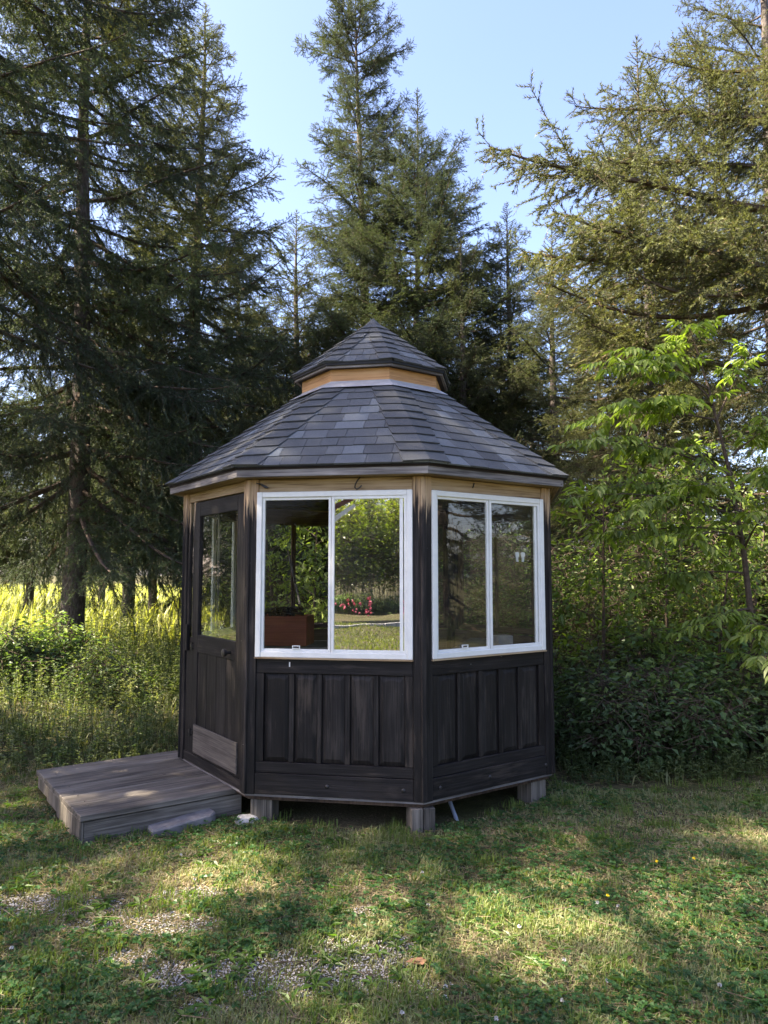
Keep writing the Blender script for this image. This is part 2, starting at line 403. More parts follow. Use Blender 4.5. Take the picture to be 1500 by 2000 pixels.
def window(j, white=True, rich=False):
    fm = 'white_vinyl' if white else 'brown_wood'
    x0, x1, z0, z1 = 0.058, FW-0.062, 1.066, 2.148
    w = MB(); t = 0.036
    # outer frame: stiles run full height, rails butt between them
    fbox(w, j, x0, x0+t, z0, z1, -0.005, 0.033, 1); fbox(w, j, x1-t, x1, z0, z1, -0.005, 0.033, 1)
    fbox(w, j, x0+t, x1-t, z0, z0+t, -0.005, 0.030); fbox(w, j, x0+t, x1-t, z1-t, z1, -0.005, 0.030)
    fr = w.build('window', M[fm], gz, 0.003)
    xm = 0.565
    w = MB(); q = 0.017
    sl = x0+t, xm-0.002, z0+t, z1-t; sr = xm+0.002, x1-t, z0+t, z1-t
    for k, (a, b, c, d) in enumerate((sl, sr)):
        w = MB(); ww = 0.018 if k == 0 else 0.019; o0 = 0.0 if k == 0 else 0.006
        fbox(w, j, a, a+ww, c, d, o0, o0+0.02, 1)
        fbox(w, j, b-ww, b, c, d, o0, o0+0.02, 1)
        fbox(w, j, a+ww, b-ww, c, c+ww, o0, o0+0.018); fbox(w, j, a+ww, b-ww, d-ww, d, o0, o0+0.018)
        if k == 1 and white: fbox(w, j, b-ww-0.030, b-ww-0.006, c+ww, d-ww, o0-0.004, o0+0.012, 1)
        w.build('sash', M[fm], fr, 0.002)
        gm = 'glass'
        if j == 0: gm = 'glass_clear' if k == 0 else 'glass_double'
        elif j != -1: gm = 'glass_clear'
        sheet('pane', gm, j, a+ww, b-ww, c+ww, d-ww, o0+0.007, fr)
    if white:
        w = MB(); c = 0.335
        fbox(w, j, c-0.026, c+0.026, z0+t+0.0185, z0+t+0.024, 0.0185, 0.026); fbox(w, j, c-0.026, c+0.026, z0+t+0.036, z0+t+0.041, 0.0185, 0.026)
        fbox(w, j, c-0.026, c-0.020, z0+t+0.024, z0+t+0.036, 0.0185, 0.026); fbox(w, j, c+0.020, c+0.026, z0+t+0.024, z0+t+0.036, 0.0185, 0.026)
        w.build('latch', M['white_vinyl'], fr)
        w = MB()     # thin pale sill lip under the frame
        fbox(w, j, x0-0.004, x1+0.004, z0-0.010, z0-0.001, -0.01, 0.036); w.build('sill', M['old_pine'], fr)

def panelwork(j):
    x0, x1 = 0.064, FW-0.064
    fpart('header_board', 'old_pine', j, x0, x1, 2.151, 2.234, -0.03, 0.008)
    fpart('top_rail', 'dark_wood', j, x0, x1, 0.962, 1.054, -0.03, 0.010)
    fpart('skirt_board', 'dark_wood', j, x0, x1, 0.193, 0.325, -0.03, 0.016)
    fpart('bottom_rail', 'dark_wood', j, x0, x1, 0.328, 0.395, -0.03, 0.006)
    fpart('stile', 'panel_wood', j, x0, x0+0.05, 0.397, 0.960, -0.03, 0.008, along=1)
    fpart('stile', 'panel_wood', j, x1-0.05, x1, 0.397, 0.960, -0.03, 0.008, along=1)
    n = 5; a = x0+0.052; w = (x1-0.052-a)/n
    for k in range(n):
        if k: fpart('muntin', 'panel_wood', j, a+k*w-0.016, a+k*w+0.016, 0.397, 0.960, -0.03, 0.004, along=1)
        p0 = a+k*w+(0.017 if k else 0.001); p1 = a+(k+1)*w-(0.017 if k < n-1 else 0.001)
        # raised panel: sunken border rising to a flat field
        zz = (0.398, 0.959); bv = 0.028; arch = 0.012
        outer = [(p0, zz[0]), (p1, zz[0]), (p1, zz[1]), (p0, zz[1])]
        inner = [(p0+bv, zz[0]+bv), (p1-bv, zz[0]+bv), (p1-bv, zz[1]-bv-arch), ((p0+p1)/2, zz[1]-bv), (p0+bv, zz[1]-bv-arch)]
        pts = [fp(j, s, z, -0.012) for s, z in outer]+[fp(j, s, z, -0.0005) for s, z in inner]+[fp(j, s, z, -0.03) for s, z in outer]
        g = [(z+k*3.1+j, s+k, 0) for s, z in outer+inner+outer]
        mb = MB(); mb.poly(pts, [(4, 5, 6, 7, 8), (0, 1, 5, 4), (1, 2, 6, 5), (2, 3, 7, 6), (3, 8, 7), (3, 0, 4, 8), (12, 11, 10, 9), (0, 9, 10, 1), (1, 10, 11, 2), (2, 11, 12, 3), (3, 12, 9, 0)], g)
        mb.build('panel', M['panel_wood'], gz)
    # thin pale edge of the floor showing below the skirt
    fpart('floor_edge', 'grey_board', j, 0.0, FW, 0.176, 0.191, -0.03, 0.006, bevel=0)
    if j in (0, -1):
        for s, z in (((0.545, 0.26), (1.035, 0.258)) if j == 0 else ((0.12, 0.262), (0.55, 0.262), (1.09, 0.262))):
            mb = MB(); c = fp(j, s, z, 0.016); e, n = fdir(j)
            mb.tube([c, c+n*0.005, c+n*0.009], [0.013, 0.012, 0.006], 10); mb.build('bolt', M['iron'], gz)
    # dark inner lining, open where the window is
    fpart('inner_lining', 'brown_wood', j, 0.07, FW-0.07, 0.2, 1.06, -0.055, -0.033, bevel=0)
    fpart('inner_header', 'brown_wood', j, 0.07, FW-0.07, 2.10, 2.235, -0.075, -0.033, bevel=0)
for j in (0, -1, -2, -3, 4, 3, 2):
    panelwork(j); window(j, white=(j in (0, -1, -2, 2)))

# door face (1): sidelight, door, kick board
j = 1
fpart('header_board', 'old_pine', j, 0.064, FW-0.064, 2.165, 2.234, -0.03, 0.008)
fpart('skirt_board', 'dark_wood', j, 0.064, FW-0.064, 0.193, 0.262, -0.03, 0.010)
fpart('floor_edge', 'grey_board', j, 0.0, FW, 0.176, 0.191, -0.03, 0.006, bevel=0)
sd = fpart('sidelight', 'dark_wood', j, 0.064, 0.205, 0.264, 1.12, -0.03, 0.004, along=1)
fpart('sidelight_stile', 'post_wood', j, 0.064, 0.095, 1.122, 2.163, -0.03, 0.006, parent=sd, along=1)
sheet('pane', 'glass_door', j, 0.095, 0.172, 1.122, 2.163, -0.012, sd)
fpart('sidelight_stile', 'post_wood', j, 0.172, 0.205, 1.122, 2.163, -0.03, 0.008, parent=sd, along=1)
mb = MB()
fbox(mb, j, 0.21, 0.30, 0.266, 2.155, -0.025, 0.010, 1); fbox(mb, j, 0.985, 1.085, 0.266, 2.155, -0.025, 0.010, 1)
fbox(mb, j, 0.30, 0.985, 2.045, 2.155, -0.025, 0.009); fbox(mb, j, 0.30, 0.985, 1.02, 1.15, -0.025, 0.009)
fbox(mb, j, 0.30, 0.985, 0.266, 0.34, -0.025, 0.009)
door = mb.build('door', M['dark_wood'], gz, 0.003)
sheet('door_pane', 'glass_door', j, 0.30, 0.985, 1.15, 2.045, -0.010, door)
fpart('glazing_bar', 'grey_board', j, 0.515, 0.532, 1.15, 2.045, -0.06, -0.045, parent=door, along=1)
for k in range(4):
    fpart('door_board', 'panel_wood', j, 0.302+k*0.171, 0.302+(k+1)*0.171-0.005, 0.34, 1.02, -0.02, 0.001, parent=door, along=1)
fpart('kick_board', 'kick_wood', j, 0.285, 1.05, 0.287, 0.49, 0.010, 0.024, parent=door)
mb = MB(); e, n = fdir(1); c = fp(1, 0.90, 1.07, 0.009)
mb.tube([c, c+n*0.03, c+n*0.035, c+n*0.055, c+n*0.06], [0.012, 0.012, 0.026, 0.027, 0.012], 12); mb.build('door_knob', M['iron'], door)
for z in (1.06, 0.42):
    mb = MB(); fbox(mb, 1, 0.16, 0.235, z-0.012, z+0.012, 0.0105, 0.014); fbox(mb, 1, 0.205, 0.215, z-0.03, z+0.03, 0.0145, 0.024)
    mb.build('hinge', M['iron'], door)
fpart('wood_latch', 'dark_wood', j, 0.10, 0.128, 1.02, 1.22, 0.006, 0.03, along=1)

# hooks on the front header
def hook(pts, r, parent=gz, name='hook'):
    mb = MB(); mb.tube(pts, r, 7); return mb.build(name, M['iron'], parent)
hook([fp(0, 0.755, 2.236, 0.02), fp(0, 0.742, 2.215, 0.035), fp(0, 0.728, 2.19, 0.04), fp(0, 0.722, 2.168, 0.035), fp(0, 0.735, 2.155, 0.03), fp(0, 0.758, 2.168, 0.035), fp(0, 0.768, 2.18, 0.035)], 0.0048)
hook([fp(0, 0.05, 2.21, 0.022), fp(0, 0.085, 2.20, 0.03), fp(0, 0.115, 2.182, 0.03), fp(0, 0.135, 2.176, 0.03)], [0.004, 0.006, 0.01, 0.004])
hook([fp(-1, 0.44, 2.222, 0.012), fp(-1, 0.432, 2.20, 0.014), fp(-1, 0.425, 2.188, 0.013)], 0.004)
mb = MB(); fbox(mb, 0, 0.285, 0.293, 1.005, 1.035, 0.0102, 0.0125); mb.build('paint_fleck', M['white_thing'], gz)

# ------------------------------------------------------------------ main roof
RE, ZE, RT = 1.655, 2.315, 0.62
K = (3.02-ZE)/(RE-0.70)                   # rise for each metre along the hip
def rz(r): return ZE+(RE-r)*K
roof = empty('roof', (0, 0, 0), 0, gz)
def roof_shell(name, r0, r1, zf, drop, m, parent):
    mb = MB(); pts = []
    for r, d in ((r0, 0), (r1, 0), (r1, drop), (r0, drop)):
        pts += [corner(i, r)+Z*(zf(r)-d) for i in range(8)]
    F = []
    for i in range(8):
        q = (i+1) % 8
        F += [(q, i, 8+i, 8+q), (16+q, 16+i, 24+i, 24+q), (i, q, 24+q, 24+i)]
    mb.poly(pts, F, [(p.x, p.y, p.z) for p in pts]); return mb.build(name, M[m], parent)
roof_shell('roof_deck', RE, 0.30, rz, 0.03, 'inner_dark', roof)
def ring(name, r, z0, z1, th, m, parent, js=range(8), bevel=0.002):
    out = []
    for j in js:
        a, b = corner(j+1, r), corner(j, r); e, n = fdir(j); t2 = th*math.tan(math.pi/8)
        ai, bi = a-n*th+e*t2, b-n*th-e*t2
        mb = MB(); off = random.random()*30; L = (b-a).length
        pts = [p+Z*z for z in (z0, z1) for p in (a, b, bi, ai)]
        g = [(q+off, z+off, o) for z in (z0, z1) for q, o in ((0, 0), (L, 0), (L, th), (0, th))]
        mb.poly(pts, [(3, 2, 1, 0), (4, 5, 6, 7), (0, 1, 5, 4), (1, 2, 6, 5), (2, 3, 7, 6), (3, 0, 4, 7)], g)
        out.append(mb.build(name, M[m], parent, bevel))
    return out
ring('fascia_board', RE-0.005, 2.238, ZE-0.018, 0.022, 'grey_board', roof)
ring('drip_edge', RE+0.012, ZE-0.016, ZE+0.002, 0.03, 'black', roof, bevel=0)
ring('soffit_board', RE-0.030, 2.239, 2.252, 0.13, 'old_pine', roof)

def roof_cover(parent, R0, Rtop, zf, cov, wlo, whi, back, hipw, toph):
    """courses of tabs on every face, caps folded over every hip"""
    slope = math.atan((zf(Rtop)-zf(R0))/((R0-Rtop)*C22))
    cs, sn = math.cos(slope), math.sin(slope)
    total = (R0-Rtop)*C22/cs
    nrow = int(round(total/cov)); cov = total/nrow
    backmb = MB(); rr = random.Random(5)
    for j in range(8):
        e, n = fdir(j); up = (-n)*cs+Z*sn; nn = n*sn+Z*cs
        ctr = n*(R0*C22)+Z*zf(R0)
        # slope plane runs through both eave corners; half width shrinks upwards
        def hw(t): return (R0-t*cs/C22)*S22
        for k in range(nrow):
            t0, t1 = k*cov, min((k+1)*cov+0.03, total)
            w0, w1 = hw(t0), hw(t1); x = -w0-rr.random()*0.15
            while x < w0:
                w = rr.uniform(wlo, whi); xa, xb = x+0.0015, x+w-0.0015; x += w
                q = [(max(xa, -w0), t0), (min(xb, w0), t0), (min(xb, w1), t1), (max(xa, -w1), t1)]
                if q[1][0]-q[0][0] < 0.02 or q[2][0]-q[3][0] < -0.0: 
                    if q[1][0]-q[0][0] < 0.02: continue
                    m_ = (q[2][0]+q[3][0])/2; m_ = max(-w1, min(w1, m_)); q[2] = (m_, t1); q[3] = (m_, t1)
                jit = rr.uniform(-0.004, 0.003)
                lo, hi = 0.010+rr.uniform(0, .003), 0.003
                P3 = [ctr+e*s+up*(t+(jit if i < 2 else 0))+nn*(lo if i < 2 else hi) for i, (s, t) in enumerate(q)]
                B3 = [ctr+e*s+up*(t+(jit if i < 2 else 0))+nn*0.0005 for i, (s, t) in enumerate(q)]
                tone = rr.choice([.15, .25, .35, .4, .45, .5, .5, .55, .6, .65, .72, .85]) if rr.random() < .8 else rr.random()
                mb = backmb if j in back else MB()
                mb.poly(P3+B3, [(0, 1, 2, 3), (7, 6, 5, 4), (4, 5, 1, 0), (5, 6, 2, 1), (6, 7, 3, 2), (7, 4, 0, 3)], [(p.x, p.y, p.z) for p in P3+B3], tone)
                if j not in back: mb.build('shingle', M['shingle'], parent)
    o = backmb.build('rear_shingles', M['shingle'], parent); o['kind'] = 'stuff'
    for i in range(8):
        ea, na = fdir(i); eb, nb = fdir(i-1)      # face i ends at corner i with its right edge; face i-1 starts there
        L = (R0-toph); nc = max(2, int(round(L/(cov*cs/C22)))); dr = L/nc
        Na = (na*sn+Z*cs); Nb = (nb*sn+Z*cs)
        for k in range(nc):
            ra, rb = R0+0.004-k*dr, max(R0-(k+1)*dr-0.025, 0.001)
            def hp(r, lift): return corner(i, r)+Z*(zf(r))+(Na+Nb).normalized()*lift
            wl = min(hipw, ra*S22*0.98); wh = min(hipw, rb*S22*0.98)
            bl = 0.02*(1 if k else 0)
            lo, hi = 0.024+rr.uniform(0, .004), 0.012
            pts = []
            for r_, w_, lf, sag in ((ra, wl, lo, bl), (rb, wh, hi, 0)):
                c0 = hp(r_, lf); 
                pa = corner(i, r_)+Z*zf(r_)-ea*w_+Na*(lf-0.004)-((-na)*cs+Z*sn)*(-sag)
                pb = corner(i, r_)+Z*zf(r_)+eb*w_+Nb*(lf-0.004)-((-nb)*cs+Z*sn)*(-sag)
                pts += [pa, c0, pb]
            th = 0.007
            low = [p-(Na+Nb).normalized()*th for p in pts]
            F = [(0, 1, 4, 3), (1, 2, 5, 4), (6, 7, 1, 0), (7, 8, 2, 1), (6, 0, 3, 9), (2, 8, 11, 5)]
            mb = MB(); mb.poly(pts+low, F, [(p.x, p.y, p.z) for p in pts+low], rr.uniform(0.1, 0.5))
            mb.build('hip_shingle', M['shingle'], parent)
roof_cover(roof, RE+0.02, 0.66, lambda r: rz(r)+0.003, 0.125, 0.10, 0.215, (2, 3, 4, 5, -3, -2, 6), 0.165, 0.67)
# neck: flashing apron, pine trim
mb = MB(); pts = []
for r, z in ((0.72, rz(0.72)+0.036), (0.613, rz(0.613)+0.022), (0.611, rz(0.613)+0.029), (0.60, rz(0.60)+0.0)):
    pts += [corner(i, r)+Z*z for i in range(8)]
mb.poly(pts, [((i+1) % 8+8*k, i+8*k, i+8*k+8, (i+1) % 8+8*k+8) for k in range(3) for i in range(8)], [(p.x, p.y, p.z) for p in pts])
mb.build('flashing', M['flashing'], roof)
ring('trim_board', 0.608, 3.088, 3.232, 0.02, 'fresh_pine', roof)
# cupola roof
cup = empty('cupola_roof', (0, 0, 0), 0, gz)
RU, ZU, ZA = 0.672, 3.252, 3.772
KU = (ZA-ZU)/RU
roof_shell('roof_deck', RU, 0.0005, lambda r: ZU+(RU-r)*KU, 0.02, 'inner_dark', cup)
ring('fascia_board', RU-0.004, 3.205, ZU-0.014, 0.02, 'grey_board', cup)
ring('drip_edge', RU+0.010, ZU-0.028, ZU+0.002, 0.012, 'black', cup, bevel=0)
ring('soffit_board', RU-0.026, 3.207, 3.217, 0.05, 'dark_wood', cup)
roof_cover(cup, RU+0.015, 0.02, lambda r: ZU+0.003+(RU-r)*KU, 0.115, 0.09, 0.16, (2, 3, 4, 5, -3, -2, 6), 0.10, 0.06)
mb = MB(); pts = [corner(i, 0.075)+Z*(ZU+(RU-0.075)*KU+0.024) for i in range(8)]+[Z*(ZA+0.036)]+[corner(i, 0.075)+Z*(ZU+(RU-0.075)*KU+0.015) for i in range(8)]
mb.poly(pts, [((i+1) % 8, i, 8) for i in range(8)]+[((i+1) % 8+9, i+9, i, (i+1) % 8) for i in range(8)], [(p.x, p.y, p.z) for p in pts], 0.3)
mb.build('peak_cap', M['shingle'], cup)

# ------------------------------------------------------------------ entrance platform
fr_, fl_, bl_, br_ = [Vector((*G(u, v, 0.17)[:2], 0)) for u, v in ((474, 1538), (168, 1600), (92, 1505), (352, 1463))]
_R = Matrix.Rotation(-TH, 3, 'Z'); ay = -(_R @ fdir(1)[0]); ax = _R @ fdir(1)[1]
if ay.dot(br_-fr_) < 0: ay = -ay
LX = 1.02; LY = 1.31
pf = empty('entrance_platform', (fr_.x, fr_.y, 0))
tag(pf, 'low weathered grey plank platform at the gazebo door', 'platform')
ws = [0.235, 0.265, 0.25, 0.27, 0.29]; y = 0.0
for k, w in enumerate(ws):
    mb = MB(); zz = 0.135+random.uniform(-0.0015, 0.001)
    mb.box(ay*y-ax*0.02+Z*zz, ax, ay, Z, LX+0.044, w-0.011, 0.036, 0); mb.build('plank', M['deck_wood'], pf, 0.004); y += w
mb = MB(); yy = 0
for w in ws:
    for q in (0.05, 0.14, LX-0.07):
        for f_ in (0.22, 0.78): c = ax*(q+random.uniform(-.008, .008))+ay*(yy+w*f_)+Z*0.1712; mb.tube([c, c+Z*0.0022], 0.0045, 6)
    yy += w
mb.build('nails', M['iron'], pf)
mb = MB(); mb.box(ay*0.012-Z*0.06-ax*0.0, ax, ay, Z, LX-0.004, 0.035, 0.188, 0); mb.build('front_skirt', M['deck_wood'], pf, 0.003)
# end boards, upright, of unequal width; the far ones stop short of the ground
yy = 0.012
for k, (w, b) in enumerate(((0.20, -0.06), (0.13, -0.05), (0.30, 0.01), (0.30, 0.035), (0.31, 0.055))):
    mb = MB(); mb.box(ax*(LX-0.002)+ay*yy+Z*b, ax, ay, Z, 0.022, w-0.004, 0.131-b, 2); mb.build('end_board', M['block_wood'], pf, 0.003); yy += w
for q in ((LX-0.10, LY-0.12), (0.06, LY-0.12), (LX-0.10, 0.08)):
    mb = MB(); mb.box(ax*q[0]+ay*q[1]-Z*0.08, ax, ay, Z, 0.085, 0.085, 0.21, 2); mb.build('leg', M['block_wood'], pf, 0.003)
mb = MB(); mb.box(ay*(LY-0.05)+Z*0.04, ax, ay, Z, LX-0.005, 0.035, 0.09, 0); mb.build('rear_joist', M['block_wood'], pf)

# slab step and stones, pipe
def rough_block(name, loc, size, rz_, m, seed, top=0.75, parent=None):
    """irregular block: a squashed, dented sphere or slab"""
    r = random.Random(seed); mb = MB(); nu, nv = 14, 7; pts = []
    for a in range(nv+1):
        ph = math.pi*a/nv
        for b in range(nu):
            t = 2*math.pi*b/nu; x, y_, z = math.cos(t)*math.sin(ph), math.sin(t)*math.sin(ph), math.cos(ph)
            k = max(abs(x), abs(y_), abs(z)); kk = 1/(k**top) if k > 0 else 1
            d = kk*(1+r.uniform(-.06, .06)); pts.append((x*d*size[0]/2, y_*d*size[1]/2, z*d*size[2]/2))
    F = [(a*nu+b, (a+1)*nu+b, (a+1)*nu+(b+1) % nu, a*nu+(b+1) % nu) for a in range(nv) for b in range(nu)]
    mb.poly(pts, F, pts); o = mb.build(name, M[m], parent); o.location = loc; o.rotation_euler = (0, 0, rz_); return o
p = G(356, 1622)
mb = MB(); r = random.Random(4); ang = math.atan2((fr_-fl_).y, (fr_-fl_).x)
pr = [(-.23, -.07), (-.12, -.085), (.06, -.075), (.17, -.09), (.22, -.05), (.225, .05), (-.2, .06)]
P3 = [Vector((a, b, h+r.uniform(-.006, .006))) for h in (-.05, .062) for a, b in pr]; q = len(pr)
mb.poly(P3, [tuple(reversed(range(q))), tuple(range(q, 2*q))]+[(i, (i+1) % q, (i+1) % q+q, i+q) for i in range(q)], P3)
o = mb.build('stone_slab', M['slab'], None, 0.01); o.location = (p[0]-.02, p[1]+.05, 0); o.rotation_euler = (0.03, -.06, ang+.05)
tag(o, 'flat grey slab of stone lying against the front of the platform', 'stone')
p = G(483, 1606)
o = rough_block('rock', (p[0], p[1], 0.01), (0.16, 0.12, 0.075), 0.3, 'stone', 5, 0.3)
tag(o, 'small pale rock in the grass by the corner between platform and gazebo', 'rock')
mb = MB(); a, b = G(896, 1606), at(876, 1558, 5.25); mb.tube([a+np.array([0, 0, -.02]), b], 0.013, 10)
tag(mb.build('pipe', M['pipe']), 'thin pale blue pipe leaning out from under the gazebo floor', 'pipe')

# ------------------------------------------------------------------ inside the gazebo
def gl(p): return Matrix.Rotation(-TH, 4, 'Z') @ Vector(p) + Vector((CX, CY, 0))
e4, n4 = fdir(4)
def wbox(name, m, ctr, size, rzz, label, cat, parts=None):
    mb = MB(); mb.box((-size[0]/2, -size[1]/2, 0), (1, 0, 0), (0, 1, 0), Z, *size); o = mb.build(name, M[m], None, 0.004)
    o.location = ctr; o.rotation_euler = (0, 0, rzz); tag(o, label, cat); return o
# potting bench along the left rear
p = at(590, 1262, 6.3)
t = empty('potting_bench', (p[0]-0.15, 6.35, 0.19), -0.12); tag(t, 'dark work bench with a long pale grey top inside the gazebo', 'bench')
for k in range(3):
    mb = MB(); mb.box((-0.62, -0.33+k*0.225, 0.80), (1, 0, 0), (0, 1, 0), Z, 1.24, 0.22, 0.03, 0); mb.build('bench_board', M['deck_wood'], t, 0.003)
for sx in (-0.58, 0.52):
    for sy in (-0.30, 0.27):
        mb = MB(); mb.box((sx, sy, 0.0), (1, 0, 0), (0, 1, 0), Z, 0.06, 0.06, 0.80, 2); mb.build('leg', M['brown_wood'], t)
mb = MB(); mb.box((-0.55, -0.30, 0.70), (1, 0, 0), (0, 1, 0), Z, 1.10, 0.025, 0.10, 0); mb.build('apron', M['brown_wood'], t)
mb = MB(); w_ = 0.43; zb = 1.023
pb_ = at(562, 1245, 6.2)
t = empty('wooden_box', (pb_[0]-0.03, 6.25, zb), -0.1); tag(t, 'reddish brown wooden box standing on the bench behind the left window pane', 'box')
for nm, (o_, d_) in {'front_board': ((-w_/2, -0.16, 0), (w_, 0.016, 0.24)), 'back_board': ((-w_/2, 0.144, 0), (w_, 0.016, 0.24)),
                     'end_board': ((-w_/2, -0.143, 0), (0.016, 0.286, 0.24)), 'side_board': ((w_/2-0.016, -0.143, 0), (0.016, 0.286, 0.24)), 'bottom_board': ((-w_/2+.017, -0.143, 0.01), (w_-.034, 0.286, 0.012))}.items():
    mb = MB(); mb.box(o_, (1, 0, 0), (0, 1, 0), Z, *d_, 0); mb.build(nm, M['red_box'], t, 0.002)
# dried plant in the box
mb = MB(); r = random.Random(3)
for k in range(34):
    a = r.uniform(0, 6.28); ln = r.uniform(.08, .2); rad = r.uniform(0.02, 0.16)
    p0 = Vector((r.uniform(-.1, .05), r.uniform(-.05, .05), -0.05)); p1 = p0+Vector((math.cos(a)*rad*.5, math.sin(a)*.05, ln*.8)); p2 = p1+Vector((math.cos(a)*rad, math.sin(a)*.08, -0.02))
    mb.tube([p0, p1, p2], [0.003, 0.006, 0.014], 5)
o = mb.build('dried_plant', M['dark_plant']); o.location = (pb_[0]-0.05, 6.25, zb+0.21); tag(o, 'dark dried plant standing out of the reddish brown box', 'plant')
mb = MB(); mb.tube([at(586, 1180, 6.9), at(562, 1075, 7.25)], 0.011, 7)
tag(mb.build('stick', M['grey_board']), 'thin stick leaning against the rear window inside the gazebo', 'stick')
p = at(930, 1240, 5.9)
o = wbox('grey_board', 'deck_wood', (p[0], 5.95, 1.02), (0.26, 0.75, 0.03), -0.35, 'long grey board seen end on behind the right hand window', 'board')
o.rotation_euler.x = 0.05
t = empty('board_trestle', (p[0], 5.95, 0.19), -0.35); tag(t, 'dark trestle under the long grey board behind the right hand window', 'trestle')
mb = MB(); mb.box((-0.12, -0.3, 0), (1, 0, 0), (0, 1, 0), Z, 0.24, 0.6, 0.80); mb.build('trestle_body', M['brown_wood'], t)
p = at(981, 1240, 5.75)
t = empty('pale_stack', (p[0], 5.75, 0.88), 0.3); tag(t, 'two pale blocks stacked one on the other behind the right hand window', 'blocks')
for k in range(2):
    mb = MB(); mb.box((-0.062, -0.06, 0.13*k), (1, 0, 0), (0, 1, 0), Z, 0.124, 0.12, 0.127); mb.build('block', M['block_pale'], t, 0.004)
t = empty('plant_stand', (p[0], 5.75, 0.19), 0.3); tag(t, 'dark stand under the two pale blocks behind the right hand window', 'stand')
mb = MB(); mb.box((-0.1, -0.1, 0), (1, 0, 0), (0, 1, 0), Z, 0.2, 0.2, 0.69); mb.build('stand_body', M['brown_wood'], t)
# white foot shaped ornament hanging inside the right pane
for k, u in enumerate((1009, 1020)):
    c = fp(-1, 0, 0); e, n = fdir(-1); mb = MB(); sg = -1 if k == 0 else 1
    s0 = 0.852+0.056*k; z0 = 1.727
    prof = [(-.010, -.045), (.008, -.045), (.012, -.01), (.020, .02), (.018, .042), (-.002, .046), (-.018, .038), (-.016, .01), (-.008, -.012)]
    pts = [fp(-1, s0+sg*a, z0+b*.75, 0.004) for a, b in prof]+[fp(-1, s0+sg*a, z0+b*.75, -0.002) for a, b in prof]; q = len(prof)
    mb.poly(pts, [tuple(range(q)), tuple(reversed(range(q, 2*q)))]+[(i, i+q, (i+1) % q+q, (i+1) % q) for i in range(q)], pts)
    o = mb.build('foot_ornament', M['white_thing']); o.location = (CX, CY, 0); o.rotation_euler = (0, 0, -TH)
    tag(o, ('left' if k == 0 else 'right')+' one of two small white foot shaped cutouts hanging in the right hand window', 'ornament', 'white foot cutouts in the window')

# ------------------------------------------------------------------ foliage generators
def norm(a): return a/np.maximum(np.linalg.norm(a, axis=-1, keepdims=True), 1e-9)
def frame(D, rg):
    D = norm(D); up = np.zeros_like(D); up[:, 2] = 1
    up[np.abs(D[:, 2]) > .95] = (1, 0, 0)
    Sd = norm(np.cross(D, up)); Nn = np.cross(Sd, D); return D, Sd, Nn
def needles(P0, P1, per_m, ln, wd, rg, col0, col1):
    """flat slender triangles all round each twig P0-P1, pointing forward"""
    L = np.linalg.norm(P1-P0, axis=1); cnt = np.maximum(2, (L*per_m)).astype(int)
    idx = np.repeat(np.arange(len(P0)), cnt); t = rg.random(len(idx))**0.9
    D, Sd, Nn = frame(P1-P0, rg); D, Sd, Nn = D[idx], Sd[idx], Nn[idx]
    p = P0[idx]+(P1-P0)[idx]*t[:, None]; a = rg.random(len(idx))*2*np.pi
    rad = Sd*np.cos(a)[:, None]+Nn*(np.sin(a)*0.8+0.15)[:, None]
    q = norm(D*0.75+rad*(0.55+0.4*rg.random(len(idx)))[:, None])
    side = norm(np.cross(q, rg.normal(size=q.shape))); l = ln*(0.7+0.6*rg.random(len(idx)))
    V = np.stack([p-side*wd/2, p+side*wd/2, p+q*l[:, None]], 1)
    tone = rg.random(len(p0_ := p)); mixv = np.clip(t*0.8+rg.normal(size=len(t))*.2, 0, 1)
    c = np.array(col0)*(1-mixv[:, None])+np.array(col1)*mixv[:, None]
    c = c*(0.75+0.5*tone[:, None]); return V, np.repeat(c[:, None], 3, 1)
def stick_tubes(P0, P1, r0, r1, n=3):
    D, Sd, Nn = frame(P1-P0, None); m = len(P0); V = []
    for P, r in ((P0, r0), (P1, r1)):
        for k in range(n):
            a = 2*np.pi*k/n; V.append(P+(Sd*math.cos(a)+Nn*math.sin(a))*np.asarray(r).reshape(-1, 1))
    V = np.stack(V, 1); b = np.arange(m)[:, None]*2*n; F = []
    for k in range(n):
        q = (k+1) % n; F.append(np.concatenate([b+k, b+q, b+n+q], 1)); F.append(np.concatenate([b+k, b+n+q, b+n+k], 1))
    return V.reshape(-1, 3), np.concatenate(F)
def combine(parts):
    """parts: (V, F, matindex, tint) -> arrays"""
    Vs, Fs, Ms, Ts = [], [], [], []; b = 0
    for V, F, m, t in parts:
        Vs.append(V); Fs.append(F+b); Ms.append(np.full(len(F), m)); Ts.append(np.broadcast_to(t, V.shape)); b += len(V)
    return np.concatenate(Vs), np.concatenate(Fs), np.concatenate(Ms), np.concatenate(Ts)

